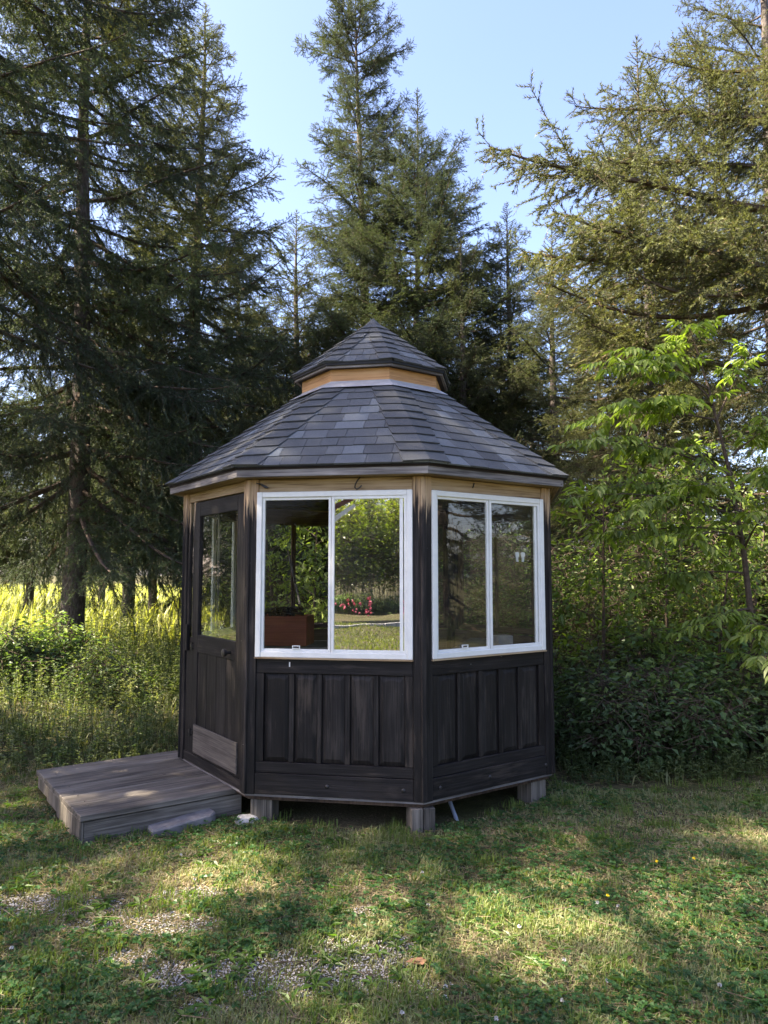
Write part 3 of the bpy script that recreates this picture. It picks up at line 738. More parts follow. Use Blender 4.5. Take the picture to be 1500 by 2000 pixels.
GREEN0, GREEN1 = (0.088, 0.086, 0.048), (0.135, 0.145, 0.070)
DARK = ((0.050, 0.062, 0.042), (0.082, 0.105, 0.066))
BROWN = (0.11, 0.075, 0.042)
def spruce_branch(name, L, seed, droop=0.15, hang=0.3, bare=0.15, dead=0.08, dens=1.0, green=(GREEN0, GREEN1), nl=0.029, nw=0.0062):
    rg = np.random.default_rng(seed)
    n = max(6, int(L/0.12)); t = np.linspace(0, 1, n+1)
    ph = rg.random(3)*6.28
    ax_ = np.stack([t*L, 0.05*L*np.sin(t*3.3+ph[0])*t, -droop*L*t+droop*1.1*L*t**3+0.02*L*np.sin(t*7+ph[1])], 1)
    def P(tt): return np.stack([np.interp(tt, t, ax_[:, k]) for k in range(3)], -1)
    def T(tt): return norm(P(np.minimum(tt+.03, 1.03))-P(np.maximum(tt-.03, 0)))
    parts = []
    r = 0.012*L*(1-t)**0.8+0.004
    V, F = stick_tubes(ax_[:-1], ax_[1:], r[:-1], r[1:], 5); parts.append((V, F, 0, (0.06, 0.05, 0.04)))
    # secondary branchlets
    m = int(L/0.034*dens); st = np.sort(bare+(1-bare)*rg.random(m)**0.9); sd = np.where(np.arange(m) % 2 == 0, 1, -1)
    l2 = (L*0.40*np.clip(1-st, 0, 1)**0.75*np.clip((st-bare*.5)/0.25+.35, 0, 1)+0.09)*(0.35+1.15*rg.random(m)**1.2)
    A = T(st); base = P(st); lat = norm(np.cross(A, np.array([0, 0, 1.0])))*sd[:, None]
    ang = R_(48)+rg.normal(size=m)*0.36; tilt = rg.normal(size=m)*0.62-hang*0.45
    d2 = norm(A*np.cos(ang)[:, None]+lat*np.sin(ang)[:, None]+np.array([0, 0, 1.0])*tilt[:, None])
    # bend down then lift: two segments
    mid = base+d2*(l2*.55)[:, None]; e2 = norm(d2+A*0.25+np.array([0, 0, 1.0])*(-hang*0.6+rg.normal(size=m)*.4)[:, None]); end = mid+e2*(l2*.45)[:, None]
    V, F = stick_tubes(np.concatenate([base, mid]), np.concatenate([mid, end]), np.repeat(0.0035, 2*m), np.repeat(0.002, 2*m), 3)
    parts.append((V, F, 0, (0.06, 0.045, 0.035)))
    # twigs on the branchlets
    cnt = np.maximum(1, (l2/0.034*dens)).astype(int); idx = np.repeat(np.arange(m), cnt); tt = rg.random(len(idx))
    k = tt < .55; b3 = np.where(k[:, None], base[idx]+(mid-base)[idx]*(tt/.55)[:, None], mid[idx]+(end-mid)[idx]*((tt-.55)/.45)[:, None])
    dd = np.where(k[:, None], d2[idx], e2[idx]); s3 = np.where(rg.random(len(idx)) < .5, 1, -1)
    lat3 = norm(np.cross(dd, np.array([0, 0, 1.0])+rg.normal(size=dd.shape)*.35))*s3[:, None]
    d3 = norm(dd*0.75+lat3*0.7+np.array([0, 0, 1.0])*(-hang*0.9+rg.normal(size=len(idx))*.25)[:, None])
    l3 = (0.03+0.17*rg.random(len(idx))**1.6)*(1.15-.5*tt)
    e3 = b3+d3*l3[:, None]
    isdead = rg.random(len(idx)) < dead+0.5*np.clip(0.25-st[idx], 0, .25)*4*dead
    live = ~isdead
    V, F = stick_tubes(b3, e3, np.repeat(0.0016, len(b3)), np.repeat(0.001, len(b3)), 3); parts.append((V, F, 0, (0.10, 0.07, 0.045)))
    def addn(A_, B_, per, c0, c1, ln=nl):
        V, c = needles(A_, B_, per, ln, nw, rg, c0, c1); V = V.reshape(-1, 3); parts.append((V, np.arange(len(V)).reshape(-1, 3), 1, c.reshape(-1, 3)))
    addn(b3[live], e3[live], 300, green[0], green[1]); addn(mid, end, 200, green[0], green[1]); addn(base, mid, 120, green[0], green[1])
    if isdead.any(): addn(b3[isdead], e3[isdead], 60, BROWN, (0.16, 0.115, 0.07))
    s = t > bare+.1; addn(ax_[:-1][s[1:]], ax_[1:][s[1:]], 220, green[0], green[1])
    V, F, mi, tint = combine(parts); return tri_mesh(name, V, F, [M['bark_plain'], M['needle']], mi, tint)

BR = {'long': [spruce_branch('long_branch', 3.0, 20+k, 0.10+.03*k, 0.35, 0.2, 0.17) for k in range(3)],
      'mid': [spruce_branch('middle_branch', 1.8, 30+k, 0.10, 0.28, 0.12, 0.05) for k in range(3)],
      'short': [spruce_branch('short_branch', 0.9, 40+k, 0.04, 0.1, 0.05, 0.02) for k in range(3)],
      'weep': [spruce_branch('hanging_branch', 3.2, 50+k, 0.20, 0.75, 0.12, 0.06, 0.85, DARK) for k in range(3)],
      'bare': [spruce_branch('bare_branch', 2.2, 60+k, 0.12, 0.35, 0.25, 0.6, 0.45) for k in range(2)]}
LEN = {'long': 3.0, 'mid': 1.8, 'short': 0.9, 'weep': 3.2, 'bare': 2.2}

def leader_mesh(seed):
    """the top shoot: upright leader with a few whorls"""
    rg = np.random.default_rng(seed); parts = []
    P0, P1 = [], []
    P0.append((0, 0, -0.5)); P1.append((0, 0, 0.55))
    for z in np.arange(-0.45, 0.5, 0.055):
        for q in range(3):
            a = rg.random()*6.28; l = (0.5-z)*0.30+0.05; P0.append((0, 0, z)); P1.append((math.cos(a)*l, math.sin(a)*l, z+l*0.7))
    P0, P1 = np.array(P0, float), np.array(P1, float)
    V, F = stick_tubes(P0, P1, np.repeat(.006, len(P0)), np.repeat(.002, len(P0)), 4); parts.append((V, F, 0, (0.06, 0.05, 0.04)))
    V, c = needles(P0, P1, 330, 0.029, 0.0062, rg, GREEN0, GREEN1); V = V.reshape(-1, 3); parts.append((V, np.arange(len(V)).reshape(-1, 3), 1, c.reshape(-1, 3)))
    V, F, mi, tint = combine(parts); return tri_mesh('top_shoot', V, F, [M['bark_plain'], M['needle']], mi, tint)
LEAD = [leader_mesh(3), leader_mesh(4)]

def trunk_mesh(H, r0, lean, rg, z0=-0.3):
    n = 26; t = np.linspace(0, 1, n); zz = z0+(H-z0)*t
    wob = 0.012*H*np.sin(t*5+rg.random()*6)*t*(1-t)*2
    c = np.stack([lean[0]*t+wob, lean[1]*t+wob*.6, zz], 1)
    r = r0*(1-t)**0.85+0.012; r[0] *= 1.5; r[1] *= 1.15
    k = 12; a = np.arange(k)*2*np.pi/k
    V = c[:, None]+np.stack([np.cos(a)[None]*r[:, None], np.sin(a)[None]*r[:, None], np.zeros((n, k))], -1)*(1+0.06*rg.normal(size=(n, k, 1)))
    b = np.arange(n-1)[:, None]*k; F = np.concatenate([np.stack([b[:, 0]+q, b[:, 0]+(q+1) % k, b[:, 0]+k+(q+1) % k, b[:, 0]+k+q], 1) for q in range(k)])
    return tri_mesh('trunk', V.reshape(-1, 3), F, [M['bark']], smooth=True), (zz, c)

def spruce(x, y, H, RB, label, seed, base=0.6, n=100, kinds=('long', 'mid', 'short'), lean=(0, 0), r0=None, group=None,
           shape=0.75, el0=-14, el1=38, az=None, bare_low=0, thin=1.0, cluster=0.0, aims=(), hue=(.78, .92, .88), zr=None, scale_cap=1.45):
    rg = np.random.default_rng(seed)
    g0 = float(gh(x, y)); root = empty('spruce_tree', (x, y, g0)); tag(root, label, 'spruce', group)
    tm, (zz, cc) = trunk_mesh(H, r0 or 0.013*H+0.03, lean, rg); link('trunk', tm, root)
    cr = link('crown', LEAD[seed % 2], root); cr.color = (*hue, 1); cr.location = (lean[0], lean[1], H-0.05)
    cr.rotation_euler = (0, 0, rg.random()*6)
    def stem(z): return np.array([np.interp(z, zz, cc[:, 0]), np.interp(z, zz, cc[:, 1]), z])
    def put(kind, p, a, el, sc, roll=0.0):
        me = BR[kind][int(rg.integers(len(BR[kind])))]; o = link('branch', me, cr)
        o.location = Vector(p)-cr.location
        m_ = Matrix.Rotation(a, 3, 'Z') @ Matrix.Rotation(-el, 3, 'Y') @ Matrix.Rotation(roll, 3, 'X')
        o.color = (*hue, 1); o.rotation_euler = (Matrix.Rotation(-cr.rotation_euler.z, 3, 'Z') @ m_).to_euler(); o.scale = (sc, sc*rg.uniform(.9, 1.15), sc)
        lo = Matrix.Rotation(-cr.rotation_euler.z, 3, 'Z') @ (Vector(p)-Vector(cr.location)); o.location = lo
    for (z, tx, ty, tz, kind) in aims:       # limbs that can be told apart: from the stem at height z to a world point
        p = stem(z-g0); v = Vector((tx-x, ty-y, tz-g0))-Vector(p); L = v.length
        put(kind, p, math.atan2(v.y, v.x), math.asin(v.z/L), L/LEN[kind])
    zs = zr or (base, H-0.35)
    hs = zs[0]+(zs[1]-zs[0])*((np.arange(n)+rg.random(n))/n)**1.0
    for i, z in enumerate(hs):
        q = (z-base)/(H-base); L = RB*(1-q)**shape*rg.uniform(0.72, 1.12)+0.25
        if cluster: L *= 1+cluster*(vnoise(np.array([z*1.1]), np.array([seed*3.3]))[0]-0.5)*2
        a = i*2.39996+rg.normal()*0.35
        if az is not None: a = az[0]+(az[1]-az[0])*rg.random()
        el = R_(el0+(el1-el0)*q**1.1+rg.normal()*6)
        if L > 2.3: kind = kinds[0]
        elif L > 1.15: kind = kinds[1]
        else: kind = kinds[2]
        if bare_low and q < bare_low and rg.random() < 0.75: kind = 'bare'
        put(kind, stem(z), a, el, min(L/LEN[kind], scale_cap), rg.normal()*0.25)
    return root

FOR = 'spruces of the wood behind the gazebo'
# left: a big spruce standing outside the left edge whose limbs sweep down into view
def up(u, v, y): return tuple(at(u, v, y))
T = at(-200, 1100, 9.2)
spruce(T[0], T[1], 15.5, 4.0, 'tall dark spruce at the far left edge with heavy limbs sweeping down', 101, hue=(1.15, 1.27, 1.18), base=5.0, n=72, kinds=('weep', 'mid', 'short'), shape=0.55, el0=-10, el1=20, cluster=.25)
T = at(142, 1100, 12.5)
spruce(T[0], T[1], 15.5, 3.7, 'dark spruce with a thick bare lower trunk standing in the weeds behind the platform', 102, hue=(1.15, 1.27, 1.18), base=2.7, n=138, kinds=('weep', 'mid', 'short'), r0=0.19, shape=0.55, el0=-20, el1=25, cluster=.2)
T = at(378, 1100, 15.5)
spruce(T[0], T[1], 13.9, 3.3, 'spruce with a fine pointed tip to the right of the thick trunk on the left', 103, hue=(1.15, 1.27, 1.18), base=2.8, n=140, kinds=('weep', 'mid', 'short'), r0=0.2, shape=0.8, cluster=.2)
# centre pair
T = at(716, 1100, 20)
spruce(T[0], T[1], 18.2, 3.7, 'tallest spruce straight behind the gazebo roof reaching the top of the picture', 104, hue=(.62, .80, .80), base=2.5, n=200, kinds=('long', 'mid', 'short'), lean=(-0.35, 0), r0=0.2, shape=0.55, el0=-14, el1=42, cluster=.65)
T = at(800, 1100, 19)
spruce(T[0], T[1], 14.3, 3.1, 'dark spruce with a slender leaning trunk just right of the tallest one', 105, hue=(.5, .68, .70), base=2.5, n=165, kinds=('long', 'mid', 'short'), lean=(0.25, 0), r0=0.14, shape=0.6, el0=-12, el1=44, cluster=.9)
# right: limbs of a spruce outside the right edge, its tips standing up against the sky
T = at(1700, 1100, 8.8)
spruce(T[0], T[1], 14.5, 3.6, 'spruce at the far right with long mossy limbs reaching in over the bright leaves', 106, hue=(1.05, 1.14, .98), base=3.6, n=24, kinds=('long', 'mid', 'short'), shape=0.5, el0=-5, el1=35, cluster=.3,
       aims=[(6.2, *up(945, 300, 8.2), 'long'), (5.4, *up(1060, 425, 7.6), 'long'), (7.4, *up(1130, 190, 8.8), 'long'), (5.6, *up(1010, 500, 8.6), 'long'),
             (8.2, *up(1270, 110, 8.8), 'long'), (4.9, *up(1080, 560, 8.4), 'bare'), (4.3, *up(1150, 640, 8.2), 'long'), (6.6, *up(1330, 60, 9.2), 'long'), (6.9, *up(1120, 320, 9.2), 'long'), (5.0, *up(1250, 520, 7.4), 'bare')])
T = at(1245, 1100, 12.5)
spruce(T[0], T[1], 9.2, 2.9, 'spruce with a pale thin trunk behind the bright leaved sapling on the right', 107, hue=(1.05, 1.14, .98), base=1.0, n=72, kinds=('long', 'mid', 'short'), r0=0.12, bare_low=0.4, cluster=.2)
T = at(1275, 1100, 11)
spruce(T[0], T[1], 9.6, 1.8, 'slender spruce whose narrow top stands up against the sky on the right', 108, hue=(1.05, 1.14, .98), base=3.0, n=55, kinds=('long', 'mid', 'short'), r0=0.07, cluster=.3)
T = at(1540, 1100, 14)
spruce(T[0], T[1], 16, 3.3, 'broad spruce filling the right edge behind the reaching limbs', 109, hue=(1.05, 1.14, .98), base=1.0, n=75, kinds=('long', 'mid', 'short'), bare_low=0.3, cluster=.3)
T = at(985, 1100, 21)
spruce(T[0], T[1], 10.0, 2.9, 'rounded spruce with pale green tips right of the leaning trunk', 110, 0.6, 85, ('long', 'mid', 'short'), cluster=.2)
T = at(1090, 1100, 17)
spruce(T[0], T[1], 9.4, 2.8, 'grey green spruce between the rounded one and the pale thin trunk', 111, 0.5, 80, ('long', 'mid', 'short'), bare_low=.3, cluster=.2)
T = at(590, 1100, 22)
spruce(T[0], T[1], 9.6, 2.9, 'low spruce behind the left slope of the gazebo roof', 112, 0.5, 80, ('long', 'mid', 'short'), cluster=.2)
# further back: the wood reads as one wall of trees
back = [(572, 18, 10.4), (905, 17.5, 9.8), (1000, 18.5, 10.8), (480, 26, 10.5), (660, 27, 10), (850, 25, 9.5), (920, 30, 11), (1180, 24, 11), (1350, 21, 12), (1560, 18, 13), (300, 24, 9), (455, 20, 10.5), (250, 19, 10.5), (200, 30, 8.5), (60, 26, 9), (-60, 24, 8), (760, 32, 12), (1040, 31, 11.5), (1230, 31, 13)]
for k, (u, yy, H) in enumerate(back):
    T = at(u, 1100, yy)
    spruce(T[0], T[1], H, 3.0, 'spruce standing in the wall of trees behind the front row', 120+k, 0.5 if u > 460 else 2.6, 78, ('long', 'mid', 'short'), group=FOR, cluster=.25)
# outside left: unseen trees placed to shade the lawn, gap set for light patches
for k, (x, yy, H, rb) in enumerate([(-7.0, 0.9, 13.5, 2.8), (-7.2, 5.8, 14, 2.8), (-24, 18, 9, 2.6), (-17, 14.5, 9, 2.6)]):  # far pair added to cover sky mirrored in the door glass
    spruce(x, yy, H, rb, 'unseen spruce beyond the left edge placed for its shade and mirror image', 160+k, 1.0, 90, ('weep', 'mid', 'short'), group='unseen spruces placed beyond the left edge', shape=.6, cluster=.2)

for k, (x, yy, H, rb) in enumerate([(13.5, 4.4, 11, 3.0), (15, 1.0, 12, 3.2), (15.5, 8.2, 12, 3.2), (14.5, -2.6, 12, 3.2)]):
    spruce(x, yy, H, rb, 'spruce beyond the right edge mirrored in the right hand window', 170+k, 0.6, 80, ('long', 'mid', 'short'), group='spruces mirrored in the right hand window', hue=(.6, .78, .72), shape=.6, cluster=.2)

spruce(-9.5, 3.7, 17, 2.4, 'unseen tall spruce added beyond the left edge, bare below to block high sun', 168, 9.0, 80, ('long', 'mid', 'short'), group='unseen spruces placed beyond the left edge', shape=.5)  # added occluder out of view; bare below so lower rays dapple the lawn
# ------------------------------------------------------------------ broad leaves
def leaves(P, D, Nup, ln, wd, tint, fold=0.25, curl=0.12, simple=True):
    """P base, D direction, Nup rough normal; two or six triangles each"""
    D = norm(D); Sd = norm(np.cross(D, Nup)); Nn = np.cross(Sd, D); l = np.asarray(ln).reshape(-1, 1); w = np.asarray(wd).reshape(-1, 1)
    def pt(a, b, c): return P+D*l*a+Sd*w*b+Nn*w*c-Nn*l*curl*a*a
    if simple:
        V = np.stack([pt(0, 0, 0), pt(.45, -.5, fold), pt(.45, .5, fold), pt(1, 0, 0)], 1); F = np.array([[0, 3, 1], [0, 2, 3]])
    else:
        V = np.stack([pt(0, 0, 0), pt(.22, -.38, fold), pt(.6, -.45, fold), pt(1, 0, 0), pt(.6, .45, fold), pt(.22, .38, fold), pt(.4, 0, 0), ], 1)
        F = np.array([[0, 6, 1], [1, 6, 2], [2, 6, 3], [3, 6, 4], [4, 6, 5], [5, 6, 0]])
    k = V.shape[1]; m = len(P); FF = (F[None]+np.arange(m)[:, None, None]*k).reshape(-1, 3)
    return V.reshape(-1, 3), FF, np.repeat(np.asarray(tint)[:, None], k, 1).reshape(-1, 3)

def bush_mesh(seed, R, H, nst, nl, ln, wd, c0, c1, spread=1.0):
    rg = np.random.default_rng(seed); parts_s = []; P0, P1 = [], []; LP, LD = [], []
    for s in range(nst):
        a = rg.random()*6.28; rr = R*math.sqrt(rg.random()); h = H*(0.55+0.45*rg.random())*(1-0.45*(rr/R)**2)
        b = np.array([math.cos(a)*rr*.4, math.sin(a)*rr*.4, -0.05]); tip = np.array([math.cos(a)*rr*spread, math.sin(a)*rr*spread, h])
        m_ = b*.5+tip*.5+np.array([0, 0, .12*h]); ch = [b, m_, tip]
        for q in range(2): P0.append(ch[q]); P1.append(ch[q+1])
        k = int(nl*(0.6+.8*rg.random())); t = 0.25+0.75*rg.random(k)**.7
        c = np.where(t[:, None] < .5, b+(m_-b)*(t/.5)[:, None], m_+(tip-m_)*((t-.5)/.5)[:, None])
        off = rg.normal(size=(k, 3))*np.array([.11, .11, .07])*R**.3
        LP.append(c+off); dd = norm(off*np.array([1, 1, .2])+rg.normal(size=(k, 3))*.03); dd[:, 2] -= .15; LD.append(dd)
        # twig to a share of the leaves
        sel = rg.random(k) < .35; P0 += list(c[sel]); P1 += list((c+off)[sel])
    P0, P1 = np.array(P0), np.array(P1); LP, LD = np.concatenate(LP), np.concatenate(LD); m = len(LP)
    V1, F1 = stick_tubes(P0, P1, np.repeat(.004, len(P0)), np.repeat(.002, len(P0)), 3)
    up_ = np.tile([0, 0, 1.0], (m, 1))+rg.normal(size=(m, 3))*.45
    k = rg.random((m, 1)); col = (np.array(c0)*(1-k)+np.array(c1)*k)*(0.75+.5*rg.random((m, 1)))
    sz = .45+1.0*rg.random(m)**1.3; shoot = (LP[:, 2:3] > H*.62)*(rg.random((m, 1)) < .5); col = col*(1+shoot*np.array([.7, .5, .1])); V2, F2, T2 = leaves(LP, LD, up_, ln*sz, wd*sz, col)
    V, F, mi, tint = combine([(V1, F1, 0, (0.05, .04, .03)), (V2, F2, 1, T2)])
    return tri_mesh('foliage', V, F, [M['bark_plain'], M['leaf']], mi, tint)
BM = [bush_mesh(70+k, 0.62, 0.95, 34, 75, 0.062, 0.036, (0.075, 0.115, 0.06), (0.115, 0.18, 0.08)) for k in range(3)]
TM = [bush_mesh(80+k, 1.0, 2.6, 46, 130, 0.055, 0.024, (0.05, 0.072, 0.026), (0.09, 0.13, 0.038), 1.0) for k in range(3)]
def bush(mesh, x, y, s, label, group=None, sz=None):
    o = link('shrub', mesh); o.location = (x, y, float(gh(x, y))); o.rotation_euler = (0, 0, random.uniform(0, 6)); o.scale = (s, s, sz or s)
    k = random.uniform(.85, 1.3); o.color = (k*random.uniform(.9, 1.15), k, k*random.uniform(.8, 1.05), 1)
    return tag(o, label, 'shrub', group)
low = [(1140, 1510, 'low dark green shrub next to the right rear corner of the gazebo', .72), (1225, 1525, 'leafy low shrub with broad leaves second from the gazebo', .95),
       (1330, 1530, 'wide low shrub in the middle of the front row of the thicket', 1.0), (1420, 1520, 'low shrub with paler shoots near the right edge', .95), (1510, 1515, 'low shrub cut by the right edge of the picture', 1.05),
       (1270, 1480, 'taller shrub behind the wide low one in the thicket', 1.25), (1400, 1470, 'taller shrub behind the pale shoots near the right edge', 1.3), (1165, 1470, 'shrub reaching window height beside the gazebo', 1.15)]
for k, (u, v, lb, s) in enumerate(low):
    p = G(u, v); bush(BM[k % 3], p[0]+.15, p[1]+.5, s, lb)
for k, (x, y_, s) in enumerate([(2.3, 8.9, .75), (3.6, 8.8, .8), (4.8, 9.0, .9), (2.8, 9.2, 1.1), (4.0, 9.6, 1.2), (5.4, 9.4, 1.2), (1.9, 9.8, 1.0), (3.2, 11, 1.2), (5.2, 11.5, 1.4), (1.5, 10.6, .8), (6.3, 8.4, 1.2), (1.6, 12.4, 1.0), (6.8, 12, 1.3)]):
    bush(TM[k % 3], x, y_, s, 'tall thin leaved bush in the thicket right of and behind the gazebo', 'tall bushes of the thicket')

# sapling with long hanging leaflets, lit from behind
def sapling():
    p = at(1478, 1300, 6.6); x, y = p[0], 6.6
    root = empty('sapling', (x, y, float(gh(x, y)))); tag(root, 'young tree with bright yellow green hanging leaflets right of the gazebo', 'sapling')
    o0 = np.array([x, y, 0]); rg = np.random.default_rng(5)
    mb = MB(); mb.tube([Vector(at(1478, 1500, 6.6)-o0), Vector(at(1475, 1280, 6.6)-o0), Vector(at(1452, 1080, 6.6)-o0), Vector(at(1425, 930, 6.6)-o0), Vector(at(1385, 770, 6.6)-o0), Vector(at(1360, 690, 6.6)-o0)], [.034, .03, .024, .018, .011, .005], 8)
    mb.build('trunk', M['bark_plain'], root)
    # limbs: start pixel, end pixel, depth, number of leaf stalks
    limbs = [((1385, 770), (1200, 720), 6.3, 17), ((1390, 790), (1260, 690), 6.5, 16), ((1370, 720), (1345, 650), 6.5, 8), ((1390, 800), (1215, 800), 6.2, 11), ((1395, 800), (1330, 800), 6.3, 10),
             ((1430, 940), (1135, 870), 6.2, 18), ((1430, 940), (1240, 870), 6.4, 12), ((1440, 980), (1175, 965), 6.2, 14), ((1445, 1020), (1100, 985), 6.0, 9), ((1440, 990), (1240, 1010), 6.0, 14),
             ((1440, 980), (1360, 960), 5.9, 12), ((1440, 990), (1500, 930), 6.1, 9), ((1452, 1060), (1330, 1070), 5.9, 7), ((1455, 1080), (1500, 1010), 6.1, 9), ((1470, 1200), (1390, 1230), 6.2, 8),
             ((1475, 1300), (1510, 1240), 5.8, 9), ((1476, 1320), (1500, 1300), 5.6, 7), ((1450, 1050), (1200, 1060), 6.6, 12), ((1460, 1130), (1260, 1150), 6.7, 11), ((1400, 830), (1160, 830), 6.7, 12), ((1400, 830), (1470, 700), 6.7, 8), ((1430, 900), (1500, 850), 6.4, 9)]
    for (a, b, dp, ns) in limbs:
        A = at(*a, 6.6)-o0; B = at(*b, dp)-o0; mid = (A+B)/2+np.array([0, 0, .12*np.linalg.norm(B-A)]); L = np.linalg.norm(B-A)
        tt = np.linspace(0, 1, 7); C = ((1-tt)**2)[:, None]*A+(2*tt*(1-tt))[:, None]*mid+(tt**2)[:, None]*B
        mb = MB(); mb.tube([Vector(c) for c in C], [.009*(1-q)+.002 for q in tt], 5); br = mb.build('branch', M['bark_plain'], root)
        LP, LD, P0, P1 = [], [], [], []
        ns = int(ns*1.3)
        for s in range(ns):
            t = 0.35+.65*(s+.5)/ns; i = min(int(t*6), 5); c = C[i]+(C[i+1]-C[i])*(t*6-i); ad = norm(C[i+1]-C[i])
            ang = rg.random()*6.28; d = norm(ad*.5+np.array([math.cos(ang)*.8, math.sin(ang)*.8, .25+.2*rg.normal()])); ls = .2+.12*rg.random()
            for q in range(6):
                f0, f1 = q/6, (q+1)/6
                pA = c+d*ls*f0-np.array([0, 0, .35*ls*f0**2]); pB = c+d*ls*f1-np.array([0, 0, .35*ls*f1**2]); P0.append(pA); P1.append(pB)
                if q == 0: continue
                sd = norm(np.cross(d, [0, 0, 1.0]))
                for sg in (-1, 1): LP.append(pB); LD.append(norm(d*.55+sd*sg*.75-np.array([0, 0, .6+.5*rg.random()])))
            LP.append(P1[-1]); LD.append(norm(d-np.array([0, 0, .5])))
        LP, LD = np.array(LP), np.array(LD); m = len(LP); sz = .45+.75*rg.random(m)
        V1, F1 = stick_tubes(np.array(P0), np.array(P1), np.repeat(.0018, len(P0)), np.repeat(.0014, len(P0)), 3)
        hi = 1.25 if a[1] < 850 else 1.0
        col = np.array([.15, .2, .04])*hi*(.6+.8*rg.random((m, 1)))
        V2, F2, T2 = leaves(LP, LD, np.tile([0, 0, 1.0], (m, 1))+rg.normal(size=(m, 3))*.3,   .11*sz, .041*sz, col, simple=False)
        V, F, mi, tint = combine([(V1, F1, 0, (.08, .1, .03)), (V2, F2, 1, T2)])
        link('leaves', tri_mesh('leaves', V, F, [M['bark_plain'], M['leaf']], mi, tint), br)
sapling()
def leafy_sapling(u, yy, H, label, seed, ln, wd, col, nlimb=16, spread=1.1):
    p = at(u, 1300, yy); x, y = p[0], yy; rg = np.random.default_rng(seed)
    root = empty('sapling', (x, y, float(gh(x, y)))); tag(root, label, 'sapling')
    top = np.array([rg.normal()*.25, -.2, H]); mb = MB(); t_ = np.linspace(0, 1, 7)
    C = np.stack([top[0]*t_**1.3, top[1]*t_, -.1+(H+.1)*t_], 1); mb.tube([Vector(c) for c in C], [.022*(1-q)+.004 for q in t_], 7); mb.build('trunk', M['bark_plain'], root)
    for k in range(nlimb):
        t = .28+.72*k/nlimb; A = np.array([np.interp(t, t_, C[:, q]) for q in range(3)]); a = k*2.4+rg.normal()*.3; L = spread*(1.15-t)*rg.uniform(.7, 1.2)+.15
        B = A+np.array([math.cos(a)*L, math.sin(a)*L, .25*L]); mb = MB(); mb.tube([Vector(A), Vector((A+B)/2+np.array([0, 0, .06])), Vector(B)], [.007, .005, .002], 5); br = mb.build('branch', M['bark_plain'], root)
        m = int(70*L)+20; tt = .2+.8*rg.random(m); c = A+(B-A)*tt[:, None]+rg.normal(size=(m, 3))*np.array([.1, .1, .07]); D = rg.normal(size=(m, 3))+(B-A)/L; D[:, 2] -= .6
        sz = .5+.9*rg.random(m); cc = np.array(col)*(.65+.7*rg.random((m, 1)))
        V2, F2, T2 = leaves(c, D, np.tile([0, 0, 1.0], (m, 1))+rg.normal(size=(m, 3))*.4, ln*sz, wd*sz, cc, simple=False)
        link('leaves', tri_mesh('leaves', V2, F2, [M['leaf']], None, T2), br)
leafy_sapling(610, 9.6, 3.0, 'added sapling behind the gazebo with leaf colour as bright as in sun', 21, .08, .036, (.17, .21, .06), 24, 1.2)  # this one and the next added; bright leaf colour stands in for sunlight
leafy_sapling(545, 10.8, 3.4, 'taller added sapling further behind the gazebo with leaf colour as bright as in sun', 22, .08, .036, (.17, .21, .06), 24, 1.3)
leafy_sapling(1175, 7.4, 2.6, 'leafy sapling standing right beside the gazebo eave', 11, .085, .036, (.13, .18, .04))
leafy_sapling(1300, 8.0, 3.0, 'small leafed sapling behind the branches of the bright young tree', 12, .075, .034, (.12, .165, .045), 20, 1.3)
leafy_sapling(1450, 8.4, 3.3, 'leafy sapling at the right edge behind the bright young tree', 13, .08, .036, (.13, .17, .045), 20, 1.3)
leafy_sapling(1385, 7.3, 1.9, 'low sapling with bright leaves rising from the dark shrubs', 14, .075, .034, (.13, .18, .05), 14, .9)
for k, (u, yy, sc, lb) in enumerate(((20, 9.6, 1.15, 'dark shrub in the weeds at the left edge of the picture'), (95, 10.2, 1.1, 'dark shrub between the left edge and the thick bare trunk'), (200, 9.0, .8, 'small shrub in the weeds just right of the thick bare trunk'))):
    p = at(u, 1200, yy); bush(BM[k % 3], p[0], yy, sc, lb)

# ------------------------------------------------------------------ weeds on the left, around, and behind
def weeds(name, label, xy, hgt, per, ln, wd, c0, c1, seed, upness=.35):
    rg = np.random.default_rng(seed); n = len(xy); z = gh(xy[:, 0], xy[:, 1]); B = np.stack([xy[:, 0], xy[:, 1], z], 1)
    cl = fbm(xy[:, 0]*1.1+seed, xy[:, 1]*1.1, seed+70); h = hgt*(0.5+.7*rg.random(n))*np.clip(.35+2.0*(cl-.2), .4, 1.5); lean = rg.normal(size=(n, 2))*.13; Tp = B+np.stack([lean[:, 0]*h, lean[:, 1]*h, h], 1)
    V1, F1 = stick_tubes(B, Tp, np.repeat(.003, n), np.repeat(.0015, n), 3)
    idx = np.repeat(np.arange(n), per); t = .12+.88*rg.random(len(idx))**.8; P = B[idx]+(Tp-B)[idx]*t[:, None]
    a = rg.random(len(idx))*6.28; D = np.stack([np.cos(a), np.sin(a), upness+.3*rg.normal(size=len(idx))], 1)
    k = rg.random((len(idx), 1)); stemtone = np.clip((fbm(xy[:, 0]*2.3, xy[:, 1]*2.3+seed, seed+90)-.5)*2.2+.5+.35*rg.normal(size=n), 0, 1.2)[idx][:, None]
    col = (np.array(c0)*(1-stemtone)+np.array(c1)*stemtone)*(.7+.6*k); sz = (.6+.7*rg.random(len(idx)))*(1.1-.5*t)
    V2, F2, T2 = leaves(P, D, np.tile([0, 0, 1.0], (len(idx), 1)), ln*sz, wd*sz, col, curl=.25)
    V, F, mi, tint = combine([(V1, F1, 1, (.05, .07, .02)), (V2, F2, 1, T2)])
    return tag(link(name, tri_mesh(name, V, F, [M['bark_plain'], M['leaf']], mi, tint)), label, kind='stuff')
